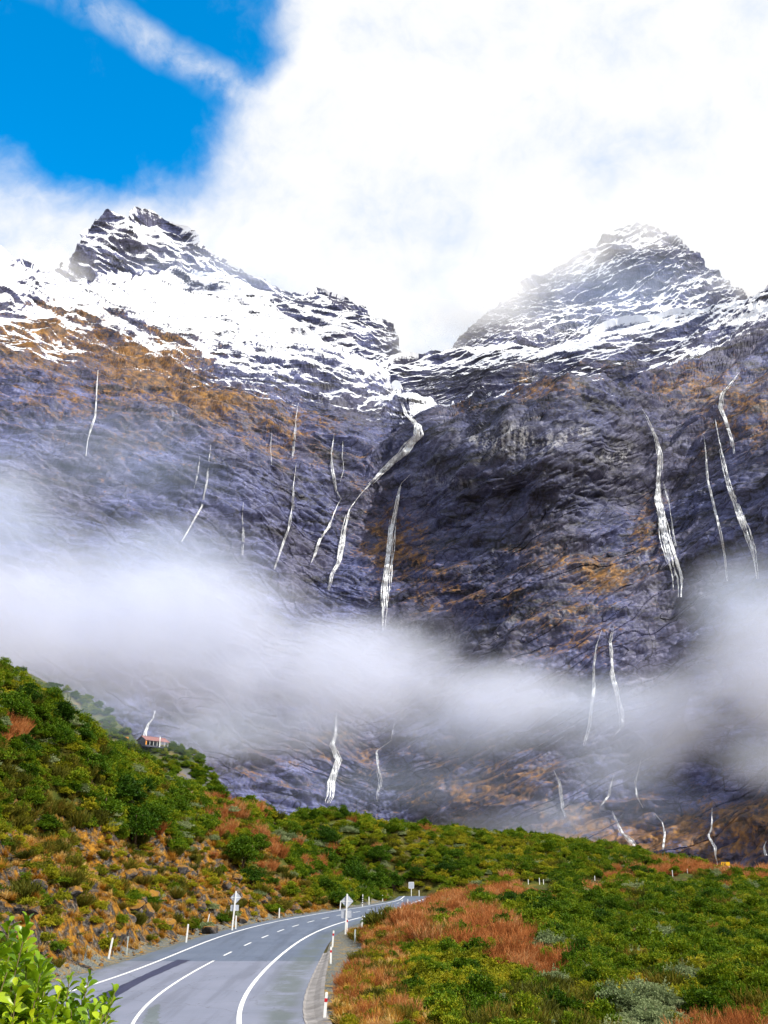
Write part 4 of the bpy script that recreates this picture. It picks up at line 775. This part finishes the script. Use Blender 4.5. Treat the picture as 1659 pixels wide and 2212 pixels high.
# taller dark trees that stand out of the scrub
for k, (tx, ty, hgt) in enumerate([(20, 1560, 3.0), (60, 1530, 2.6), (128, 1568, 3.0), (40, 1640, 2.8), (110, 1620, 3.2), (195, 1690, 3.4), (255, 1745, 4.2), (215, 1775, 3.6), (300, 1720, 3.0), (330, 1790, 3.6), (290, 1830, 3.8), (165, 1610, 2.6), (380, 1770, 3.0), (520, 1880, 3.8), (560, 1850, 3.2),
                                    (540, 1920, 3.2), (700, 1880, 4.2), (660, 1820, 3.2), (735, 1960, 3.2), (760, 1920, 4.4), (800, 1930, 4.4), (850, 1925, 4.2), (700, 1830, 3.4), (900, 1900, 3.2), (960, 1890, 3.0), (820, 1870, 3.4), (945, 2000, 2.0), (930, 2010, 1.7), (1040, 1960, 2.4), (1100, 1975, 2.6),
                                    (1180, 1990, 3.0), (1230, 2000, 2.6), (1290, 2010, 3.0), (1330, 1985, 2.8), (1140, 1960, 2.4), (1380, 1900, 3.2), (1400, 1905, 2.8), (1260, 2090, 1.8), (1300, 2100, 1.9), (1480, 2040, 2.2), (1560, 2050, 2.0), (1640, 2010, 2.6), (1540, 1960, 2.6), (1610, 1930, 2.4), (1440, 1950, 2.6), (1100, 1870, 2.8), (980, 1860, 2.8), (1220, 1890, 2.6)]):
    q = pick(tx, ty); pl = 'growing near ' + LAND[int(np.argmin(((LXY - q[:2]) ** 2).sum(1)))][0]; tall = 'very tall' if hgt > 3.5 else ('tall' if hgt > 2.6 else 'low')
    plant('dark_tree', k, q[0], q[1], q[2] - 0.1, hgt, f'{tall} dark green bushy tree {pl}', 'tree', f'{tall} dark trees {pl}', True)
for k, m_ in enumerate(KIND['green_shrub']): pass
# far scrub on the spur
PX_, PY_, _ = proj(PH.reshape(-1, 3)); sel = rng.choice(220 * 200, 2600, False); SP_ = PH[:200].reshape(-1, 3)[sel]
spx, spy, _ = proj(SP_); bare = np.exp(-((spx - 395) / 30) ** 2 - ((spy - 1690) / 18) ** 2) > 0.4; hutgap = (np.abs(spx - 330) < 55) & (spy < 1616)
gn_scatter('scrub_cover', 'green_shrub', SP_[~bare & ~hutgap] - np.array([0, 0, 0.2]), rng.uniform(1.2, 2.6, int((~bare & ~hutgap).sum())), 'mass of hazy green scrub on the spur below the shelter')

# ------------------------------------------------------------------ boulders on the cutting
def boulder(seed, n=2):
    g = np.random.default_rng(seed); import bmesh
    bm = bmesh.new(); bmesh.ops.create_icosphere(bm, subdivisions=3, radius=0.5); V = np.array([v.co[:] for v in bm.verts]); 
    for k in range(9):
        nn = g.normal(size=3); nn /= np.linalg.norm(nn); dd = g.uniform(0.24, 0.42); s = V @ nn; V = V - np.outer(np.clip(s - dd, 0, None), nn)
    V = V + V * (0.16 * gn(V * 3 + seed * 7.1) + 0.08 * gn(V * 8 + seed))[:, None]; V *= g.uniform(0.75, 1.25, 3)
    fs = np.array([[v.index for v in f.verts] for f in bm.faces]); bm.free(); return mesh_np('boulder', V, fs, [M_BOULDER])
BM = [boulder(s) for s in range(7)]
def put_boulder(px_, py_, s, label, group, k):
    q = pick(px_, py_); obj('boulder', BM[k % 7], loc=(q[0], q[1], q[2] + s * 0.12), rot=(random.uniform(-.5, .5), random.uniform(-.5, .5), random.uniform(0, 6.28)), scale=(s, s, s * .8), label=label, cat='rock', group=group)
bl = [(450, 2018, 1.5, 'large pale rugged boulder at the road edge between two white posts'), (290, 1965, 1.7, 'broad grey boulder jutting from the middle of the cutting'), (330, 1955, 1.8, 'dark fractured outcrop block in the middle of the cutting'), (155, 1940, 1.3, 'flat grey stone slab high on the cutting'), (320, 1900, 1.4, 'pale grey stone under golden tussock high on the cutting'),
      (520, 1995, 1.2, 'rugged boulder behind the diamond sign on the cutting'), (250, 2030, 1.2, 'mossy orange boulder beside the leaning white post'), (210, 2015, 1.1, 'mossy rock ledge low on the cutting'), (360, 2000, 1.3, 'brown mossy block low on the cutting')]
for k, (a, b, s, lb) in enumerate(bl): put_boulder(a, b, s, lb, None, k)
g2 = np.random.default_rng(5)
for k in range(210):
    y = g2.uniform(40, 112); e = float(xe_left(y)) - (g2.uniform(0.3, 1.6) if k < 95 else g2.uniform(1.8, 9)); s = g2.uniform(0.12, 0.42) if k < 95 else g2.uniform(0.4, 1.25); z = gz(e, y)
    low_ = k < 95
    obj('boulder' if not low_ else 'stone', BM[k % 7], loc=(e, y, z + s * .1), rot=(g2.uniform(-.6, .6), g2.uniform(-.6, .6), g2.uniform(0, 6)), scale=float(s), label='loose stone at the foot of the cutting beside the road' if low_ else 'rough brown rock sticking out of the road cutting', cat='rock', group='loose stones along the road' if low_ else 'rocks in the cutting')

# ------------------------------------------------------------------ posts and signs
def post_world(bx, by, tz): q = flat(bx, by); return q
def marker(base, top, label, red=None, group='white marker posts along the road', mat_=None, wide=0.05, ground_at=None):
    q = pick(*base) if ground_at is None else ground_at; r = math.hypot(q[0], q[1]); kx = q[1] * CP / F
    h = max(0.35, (base[1] - top[1]) * r / F * 1.02); lean = (top[0] - base[0]) * r / F
    o = obj('marker_post', None, loc=tuple(q), label=label, cat='post', group=group)
    mb = MB(); R = Matrix.Rotation(math.atan2(lean, h), 3, 'Y'); mb.box(R @ Vector((0, 0, h / 2 - .06)), (wide, 0.022, h / 2 + .06), R); mb.box(R @ Vector((0, 0.012, h + .012)), (wide * .8, 0.016, 0.014), R)
    obj('post', mb.me('post', mat_ or M_WHITE), o)
    if red is not None:
        u_ = (base[1] - red) / (base[1] - top[1]); b2 = MB().box(R @ Vector((0, 0, h * u_)), (wide * 1.06, 0.027, 0.062 * max(1, r / 60)), R); obj('reflector_band', b2.me('reflector_band', M_RED), o)
    return o
def z2(x, y): return zB([(x, y)])[0]
def z3(x, y): return zC([(x, y)])[0]
def z1(x, y): return ((x / 1.9157) * S, (1900 + y / 1.9157) * S)
def z5(x, y): return ((1132 + x / 2.765) * S, (1500 + y / 2.765) * S)
def z4(x, y): return ((1580 + x / 10.914) * S, (1920 + y / 10.914) * S)
marker(z2(1097, 1380), z2(1113, 1150), 'white post with red band standing alone on the gravel verge beside the kerb', z2(0, 1205)[1])
marker(z2(1160, 810), z2(1162, 672), 'white red-banded post on the gravel verge, nearer the kerb end of a close pair', z2(0, 705)[1])
marker(z2(1177, 645), z2(1186, 510), 'white red-banded post of a close pair on the verge, nearer the diamond sign', z2(0, 538)[1])
marker(z2(1322, 498), z2(1322, 385), 'white red-banded post hidden behind the diamond sign on the gravel', z2(0, 400)[1])
marker(z2(1398, 605), z2(1400, 490), 'weathered grey-green stake at the edge of the golden grass', None, mat_=M_STAKE, wide=0.05)
marker(z2(1467, 450), z2(1474, 350), 'plain white post beside the road just past the diamond sign')
marker(z1(468, 507), z1(478, 433), 'white post leaning right at the foot of the mossy cutting')
marker(z1(547, 490), z1(547, 424), 'thin grey stake below the dark outcrop of the cutting', None, mat_=M_STAKE, wide=0.028)
marker(z1(804, 437), z1(808, 370), 'white post on the stony shoulder before the large boulder')
marker(z1(891, 378), z1(900, 324), 'thin leaning white stake above the large boulder', None, wide=0.035)
marker(z1(1018, 378), z1(1018, 328), 'short white post close beside the diamond sign under the cutting')
marker(z1(1206, 328), z1(1206, 292), 'white post on the cutting side past the first diamond sign')
marker(z3(170, 598), z3(181, 482), 'white post across the road just behind the second diamond sign')
marker(z3(590, 520), z3(588, 420), 'white post next to the striped hazard marker')
marker(z3(785, 470), z3(785, 390), 'white post between the hazard marker and the square sign')
marker(z3(1310, 398), z3(1310, 320), 'white post past the square sign where the road disappears')
marker(z3(1147, 500), z3(1147, 445), 'small white post among rust scrub opposite the square sign', ground_at=np.array([*flat(*z3(1147, 520)), 0.15]))
marker(z3(863, 690), z3(866, 600), 'white post half hidden in rust scrub beside the road edge', ground_at=np.array([*flat(*z3(863, 700)), 0.1]))
o = marker(z3(493, 548), z3(498, 395), 'white post with slanting black stripes on the cutting side'); o['category'] = 'hazard marker'
hh = (z3(0, 548)[1] - z3(0, 395)[1]) * math.hypot(o.location.x, o.location.y) / F
for k in range(4): obj('black_stripe', MB().box((0.008, -0.012, hh * (.3 + .17 * k)), (0.075, 0.016, 0.05), Matrix.Rotation(0.6, 3, 'Y')).me('black_stripe', M_BLACK), o)
for x, y, tp_, lb in ((165, 1368, 1352, 'tiny white post on the rust strip before the far pair of posts'), (235, 1369, 1348, 'taller tiny white post of the far close pair'), (260, 1368, 1352, 'shorter tiny white post of the far close pair'), (580, 1345, 1330, 'tiny white post by the rust gully on the far flat'), (1065, 1318, 1298, 'tiny white post below the low ridge end, farther from the chevron sign'), (1158, 1300, 1286, 'tiny white post below the low ridge end, nearer the chevron sign')):
    q = pick(*z5(x, y)); q[2] += 0.5; marker(z5(x, y), z5(x, tp_), lb, ground_at=q - np.array([0, 0, 0.5]), group='far marker posts').scale = (1.0, 1.0, 1.6)
for bp, tp_, lb in (((470, 1693), (471, 1676), 'white pole on the crest of the green slope below the spur'), ((669, 1757), (669, 1748), 'tiny white pole on the crest right of the rust streaks')):
    q = pick(*bp); marker(bp, tp_, lb, ground_at=q, group='poles on the crest').scale = (1.4, 1, 1.7)
def sign(base, top, diamond, plate, label):
    q = pick(*base); r = math.hypot(q[0], q[1]); k = r / F; h = (base[1] - top[1]) * k * 1.02; lean = (top[0] - base[0]) * k
    o = obj('road_sign', None, loc=tuple(q), label=label, cat='road sign', group='road signs seen from behind'); R = Matrix.Rotation(math.atan2(lean, h), 3, 'Y')
    def X(px_, py_): return (px_ - base[0]) * k, (base[1] - py_) * k * 1.02
    obj('sign_post', MB().box(R @ Vector((0, -0.035, h / 2 - .1)), (0.055, 0.03, h / 2 + .1), R).me('sign_post', M_WHITE), o)
    cx_, cz_ = X(diamond[0], diamond[1]); hw = diamond[2] * k
    pts_ = [(cx_ + hw * a, cz_ + hw * b) for a, b in ((0.93, .07), (.07, .93), (-.07, .93), (-.93, .07), (-.93, -.07), (-.07, -.93), (.07, -.93), (.93, -.07))][::-1]
    dm = obj('diamond_panel', MB().prism(pts_, 0.012, 0.026).me('diamond_panel', M_GALV), o)
    obj('bracket', MB().box((cx_, 0.002, cz_), (hw * .8, 0.009, 0.02)).me('bracket', M_WHITE), dm)
    x0_, z0_ = X(plate[0], plate[3]); x1_, z1_ = X(plate[2], plate[1]); c_ = 0.03
    pl_ = [(x0_ + c_, z0_), (x1_ - c_, z0_), (x1_, z0_ + c_), (x1_, z1_ - c_), (x1_ - c_, z1_), (x0_ + c_, z1_), (x0_, z1_ - c_), (x0_, z0_ + c_)]
    obj('speed_plate', MB().prism(pl_, 0.012, 0.026).me('speed_plate', M_GALV), o); return o
b_, c_, d_ = z2(190, 480), z2(210, 150), z2(209, 205)
sign(b_, c_, (d_[0], d_[1], 50 / 4.366 * S), (*z2(165, 265), *z2(240, 315)), 'diamond sign back with small plate on a leaning white post under the cutting')
b_, c_, d_ = z2(1305, 517), z2(1318, 178), z2(1318, 240)
sign(b_, c_, (d_[0], d_[1], 58 / 4.366 * S), (*z2(1265, 318), *z2(1358, 380)), 'diamond sign back with rectangular plate on the inside verge of the bend')
b_ = z3(1198, 398); q = pick(*b_); r_ = math.hypot(q[0], q[1]); k_ = r_ / F
o = obj('road_sign', None, loc=tuple(q), label='small square pale sign on a short white post where the road disappears', cat='road sign')
obj('sign_post', MB().box((0, 0.03, .55), (.045, .025, .75)).me('sign_post', M_WHITE), o)
hw = 33 / 6.381 * S * k_; zc = (398 - 254) / 6.381 * S * k_
pl_ = [(hw * a, zc + hw * 1.12 * b) for a, b in ((.85, -1), (1, -.85), (1, .85), (.85, 1), (-.85, 1), (-1, .85), (-1, -.85), (-.85, -1))]
pn = obj('panel', MB().prism(pl_, -0.012, 0.004).me('panel', M_GALV), o)
obj('border', MB().prism([(a * 1.12, zc + (b - zc) * 1.12) for a, b in pl_], -0.004, 0.002).me('border', M_WHITE), pn)
# yellow chevron board
e_ = at(1569.6, 1883, 252.0); q = np.array([e_[0], e_[1], gz(e_[0], e_[1])]); r_ = math.hypot(q[0], q[1]); k_ = r_ / F * S / 10.914; gy_ = float(proj(q)[1])
o = obj('chevron_sign', None, loc=tuple(q), label='yellow chevron board with black arrows pointing left on three white posts', cat='road sign')
zz = lambda y: (gy_ - (1920 + y / 10.914) * S) * r_ / F
for x_, y1_ in ((-78, 300), (0, 300), (68, 300)): obj('post', MB().box((x_ * k_, 0.03, zz(y1_) / 2 - .1), (0.10, 0.04, zz(y1_) / 2 + .1)).me('post', M_WHITE), o)
bd = obj('board', MB().box((-6 * k_, -0.04, (zz(300) + zz(382)) / 2), (94 * k_, 0.02, (zz(300) - zz(382)) / 2)).me('board', M_YELLOW), o)
zc, zh = (zz(300) + zz(382)) / 2, (zz(300) - zz(382)) / 2 * .86
for x_ in (-82, -50, -18):
    a, w_ = x_ * k_, 17 * k_; obj('chevron', MB().prism([(a, zc), (a + w_, zc + zh), (a + w_ * 1.9, zc + zh), (a + w_ * .9, zc), (a + w_ * 1.9, zc - zh), (a + w_, zc - zh)], -0.072, -0.062).me('chevron', M_BLACK), bd)
e_ = at(1624, 1884, 252.0); q = np.array([e_[0], e_[1], gz(e_[0], e_[1])]); obj('dark_stake', MB().tube([(0, 0, -.2), (-.05, 0, .5), (-.12, 0, 1.25)], [.16, .15, .11], 7).me('dark_stake', M_BLACK), loc=tuple(q), label='short dark stump-like stake on the tan flat right of the chevron sign', cat='stake')

# ------------------------------------------------------------------ shelter on the spur
ap = at(330, 1609, 300.0)
hx, hy, hz = ap
hut = obj('shelter', None, loc=(hx, hy, hz - 0.4), rot=(0, 0, math.radians(54)), scale=0.66, label='long open shelter with red gabled roof on the hazy spur', cat='building')
Lh, Wh, He, Hr = 6.4, 2.7, 2.3, 4.0
rf = MB()
for s in (-1, 1):
    rf.add([(-Lh - .5, 0, Hr), (Lh + .5, 0, Hr), (Lh + .5, s * (Wh + .5), He - .25), (-Lh - .5, s * (Wh + .5), He - .25), (-Lh - .5, 0, Hr - .14), (Lh + .5, 0, Hr - .14), (Lh + .5, s * (Wh + .5), He - .39), (-Lh - .5, s * (Wh + .5), He - .39)],
           [(0, 1, 2, 3), (7, 6, 5, 4), (3, 2, 6, 7), (0, 3, 7, 4), (1, 5, 6, 2)])
roof = obj('roof', rf.me('roof', M_ROOF), hut)
obj('ridge_cap', MB().box((0, 0, Hr + .03), (Lh + .52, .18, .06)).me('ridge_cap', M_ROOF), roof)
obj('flue', MB().tube([(0.8, -Wh - .8, -.5), (0.8, -Wh - .8, 4.0)], .22, 8).me('flue', M_WHITE), hut)
obj('wall', MB().box((0, Wh - .1, He / 2 - .2), (Lh, .08, He / 2)).me('wall', M_WALL), hut)
obj('gable_wall', MB().add([(-Lh + .3, -Wh, -.5), (-Lh + .3, Wh - .2, -.5), (-Lh + .3, Wh - .2, He - .3), (-Lh + .3, 0, Hr - .3), (-Lh + .3, -Wh, He - .3), (-Lh + .5, -Wh, -.5), (-Lh + .5, Wh - .2, -.5), (-Lh + .5, Wh - .2, He - .3), (-Lh + .5, 0, Hr - .3), (-Lh + .5, -Wh, He - .3)],
    [(0, 1, 2, 3, 4), (9, 8, 7, 6, 5), (0, 5, 6, 1), (1, 6, 7, 2), (2, 7, 8, 3), (3, 8, 9, 4), (4, 9, 5, 0)]) or None, hut) if False else None
gb = MB(); gb.add([(-Lh + .3, -Wh, -.5), (-Lh + .3, Wh - .2, -.5), (-Lh + .3, Wh - .2, He - .3), (-Lh + .3, 0, Hr - .3), (-Lh + .3, -Wh, He - .3), (-Lh + .5, -Wh, -.5), (-Lh + .5, Wh - .2, -.5), (-Lh + .5, Wh - .2, He - .3), (-Lh + .5, 0, Hr - .3), (-Lh + .5, -Wh, He - .3)],
    [(0, 1, 2, 3, 4), (9, 8, 7, 6, 5), (0, 5, 6, 1), (1, 6, 7, 2), (2, 7, 8, 3), (3, 8, 9, 4), (4, 9, 5, 0)])
obj('gable_wall', gb.me('gable_wall', M_WALL), hut)
obj('floor_slab', MB().box((0, 0, -.35), (Lh + .2, Wh + .2, .35)).me('floor_slab', M_WALL), hut)
for k in range(7):
    xk = -Lh + .15 + k * (2 * Lh - .3) / 6; obj('corner_post' if k == 0 else 'post', MB().box((xk, -Wh - .05, He / 2 - .3), (.30 if k == 0 else .12, .12, He / 2 + .15)).me('post', M_ORANGE if k == 0 else M_POSTT), hut)
q = at(272, 1597, 306.0); og = obj('orange_sign', None, loc=(q[0], q[1], q[2] - .8), label='small orange board on posts left of the red-roofed shelter', cat='sign')
obj('board', MB().box((0, 0, .9), (.75, .04, .6)).me('board', M_ORANGE), og)
for s in (-.5, .5): obj('post', MB().box((s, .06, -.1), (.05, .04, 1.2)).me('post', M_POSTT), og)

# ------------------------------------------------------------------ leafy bush close by on the left
def near_leaf():
    prof_ = [(0, 0.0), (.18, .10), (.42, .30), (.68, .44), (.86, .36), (.97, .14)]; V = [(0, 0, 0)]
    L_, W_ = 1.0, 0.62
    rows = []
    for u_, w_ in prof_:
        z_ = .10 * math.sin(u_ * 2.6) - .06 * u_ * u_; rows.append([(u_ * L_, -w_ * W_, z_ + w_ * .22), (u_ * L_, 0, z_), (u_ * L_, w_ * W_, z_ + w_ * .22)])
    V = np.array(rows).reshape(-1, 3); return mesh_np('leaf', V, grid_faces(len(prof_), 3), [L_NEAR], {'v': np.repeat(np.linspace(.3, .75, len(prof_)), 3)}, smooth=True)
LEAF = near_leaf()
g = np.random.default_rng(21)
shoots = [(int(a), int(b)) for a, b in zip(np.random.default_rng(8).uniform(-25, 215, 80), np.random.default_rng(9).uniform(0, 1, 80))]
shoots = [(a, int(np.interp(a, [-25, 60, 110, 215], [2010, 2030, 2110, 2165]) + np.random.default_rng(a + 99).uniform(0, 190))) for a, b in shoots] + [(20, 1992), (62, 1985), (105, 2082), (0, 2020), (150, 2112), (195, 2105), (248, 2140), (232, 2152), (178, 2128), (128, 2150), (85, 2110), (45, 2075), (15, 2100), (62, 2140), (110, 2165), (155, 2168), (205, 2175), (30, 2150), (5, 2180), (75, 2185), (130, 2195), (180, 2205), (225, 2190), (50, 2210), (100, 2215), (-20, 2060), (-20, 2150), (10, 2225), (150, 2228), (60, 2050), (92, 2135), (140, 2135)]
rootp = np.array([-1.62, 3.55]); rz = gz(*rootp); bush = obj('broadleaf_bush', None, loc=(rootp[0], rootp[1], rz), label='glossy yellow-green broadleaf bush with upright shoots overhanging the road edge', cat='shrub')
inv = np.array([rootp[0], rootp[1], rz]); leaves = []; sm = MB()
for sx, sy in shoots:
    rr_ = g.uniform(3.7, 4.5); tip = at(sx, sy, rr_) - inv; ln = g.uniform(.20, .34); lean = np.array([g.normal(0.06, .10) + (0.5 if sx > 190 else 0) * .35, g.normal(0, .1), 1.0]); lean /= np.linalg.norm(lean)
    base = tip - lean * ln; knee = base * .55 + np.array([0, 0, base[2] * -.05]); knee[2] = base[2] - .30
    sm.tube([(g.normal(0, .03), g.normal(0, .03), -.1), knee * np.array([.5, .5, .6]), knee, base, tip], [.016, .010, .0055, .0032, .0018], 5)
    nl = int(ln / .0098)
    for j in range(nl):
        u_ = j / nl; p_ = base + lean * ln * u_; a = j * 2.4 + g.normal(0, .3); el = np.interp(u_, [0, .8, 1], [.15, .65, 1.15]) + g.normal(0, .18)
        dirv = np.array([math.cos(a) * math.cos(el), math.sin(a) * math.cos(el), math.sin(el)]); leaves.append((p_, dirv, .063 * g.uniform(.75, 1.15) * (1 - .35 * (u_ > .85))))
obj('twig', sm.me('twig', M_TWIG, True), bush)
def leaf_mx(p_, dv, s):
    x = Vector(dv).normalized(); z = Vector((0, 0, 1)) - x * x.z; z = (z.normalized() if z.length > 1e-3 else Vector((0, 1, 0))); z = Matrix.Rotation(random.gauss(0, .45), 3, x) @ z; y = z.cross(x)
    M = Matrix((x, y, z)).transposed().to_4x4() @ Matrix.Diagonal((s, s, s, 1)); M.translation = Vector(p_); return M
vis_l = sorted(range(len(leaves)), key=lambda i: math.hypot(*(leaves[i][0][:2] + rootp)))
print('leaves', len(leaves))
LV = np.array([v.co[:] for v in LEAF.vertices]); stuffV = []
for n_, i in enumerate(vis_l):
    M = leaf_mx(*leaves[i])
    if n_ < 290:
        o = bpy.data.objects.new('leaf', LEAF); COL.objects.link(o); o.parent = bush; o.matrix_local = M
    else: stuffV.append(np.array([(M @ Vector(v))[:] for v in LV]))
if stuffV:
    ff = grid_faces(6, 3); A = np.concatenate([ff + 18 * k for k in range(len(stuffV))]); vv = np.concatenate(stuffV)
    obj('foliage', mesh_np('foliage', vv, A, [L_NEAR], {'v': np.repeat(g.uniform(.1, .95, len(stuffV)), 18)}, smooth=True), bush, kind='stuff')

# ------------------------------------------------------------------ mist banks and veils of haze
def mist_material(name, dens, scale, lo, hi, col=(0.80, 0.85, 1.0), g=0.0):
    m, t = mat(name); p = t.n('ShaderNodeTexCoord').outputs['Object']; wp = t.pos()
    r = t.vmath('LENGTH', p); fall = t.step(r, 1.0, 0.0)
    n = t.noise(t.n('ShaderNodeMapping', {'Vector': wp, 'Scale': (1, 1, 1.5)}).outputs[0], scale, 5, 0.68)
    dd = t.step(t.math('ADD', n, t.math('MULTIPLY', t.math('SUBTRACT', fall, 0.5), 0.7)), lo, hi)
    dd = t.math('MULTIPLY', t.math('MULTIPLY', dd, fall), dens)
    v = t.n('ShaderNodeVolumePrincipled', {'Color': col, 'Density': dd, 'Anisotropy': g})
    t.n('ShaderNodeOutputMaterial', {'Volume': v.outputs[0]}); return m
def sphere_mesh(m):
    import bmesh
    bm = bmesh.new(); bmesh.ops.create_icosphere(bm, subdivisions=3, radius=1.0); me = bpy.data.meshes.new('mist_bank'); bm.to_mesh(me); bm.free(); me.materials.append(m); return me
def mist(px_, py_, r, sx, sy, depth, me):
    c = at(px_, py_, r); k = r / F / math.cos(math.radians(10)); a = math.atan2(c[0], c[1])
    return obj('mist_bank', me, loc=tuple(c), rot=(0, 0, -a), scale=(sx * k, depth, sy * k), kind='stuff', label='drifting bank of pale mist in front of the rock wall', cat='mist')
D1 = sphere_mesh(mist_material('dense_mist', 0.036, 0.015, 0.22, 0.78, (0.84, 0.88, 1.0))); D2 = sphere_mesh(mist_material('thin_mist', 0.019, 0.016, 0.22, 0.80, (0.78, 0.85, 1.0))); D3 = sphere_mesh(mist_material('peak_cloud', 0.011, 0.008, 0.22, 0.80, (1.0, 1.0, 1.0), 0.0))
for a in ((0, 1350, 520, 560, 290, 80), (380, 1380, 525, 540, 290, 85), (740, 1460, 530, 480, 220, 75), (1060, 1510, 535, 360, 150, 60), (1700, 1440, 520, 350, 280, 60), (1440, 1550, 525, 260, 170, 50)): mist(*a, D1)
for a in ((-60, 1130, 540, 440, 270, 70), (330, 1230, 550, 480, 230, 60), (560, 1580, 520, 460, 120, 60), (1000, 1580, 540, 380, 110, 55), (1350, 1660, 525, 240, 130, 55), (1600, 1300, 530, 230, 170, 60), (1290, 1540, 530, 270, 140, 65), (1180, 1790, 520, 380, 90, 50), (1650, 1640, 520, 220, 120, 55), ): mist(*a, D2)
D4 = sphere_mesh(mist_material('veil_mist', 0.0055, 0.016, 0.2, 0.8, (0.66, 0.78, 1.0)))
for a in ((100, 1520, 215, 380, 120, 40), (240, 1540, 235, 260, 90, 40), (420, 1590, 235, 260, 80, 25), (900, 1690, 520, 600, 130, 60), (1350, 1740, 520, 400, 110, 60), (1330, 640, 1300, 480, 220, 70), (480, 600, 1300, 420, 160, 60), (250, 1000, 560, 520, 260, 60)): mist(*a, D4)
for a in ((130, 600, 1330, 170, 110, 110), (1050, 650, 1600, 280, 210, 170), (1420, 470, 1830, 330, 140, 150), (1200, 560, 1700, 280, 150, 150), (1640, 610, 1800, 180, 130, 120), (920, 740, 1450, 220, 90, 90), (560, 560, 1620, 260, 110, 100)): mist(*a, D3)
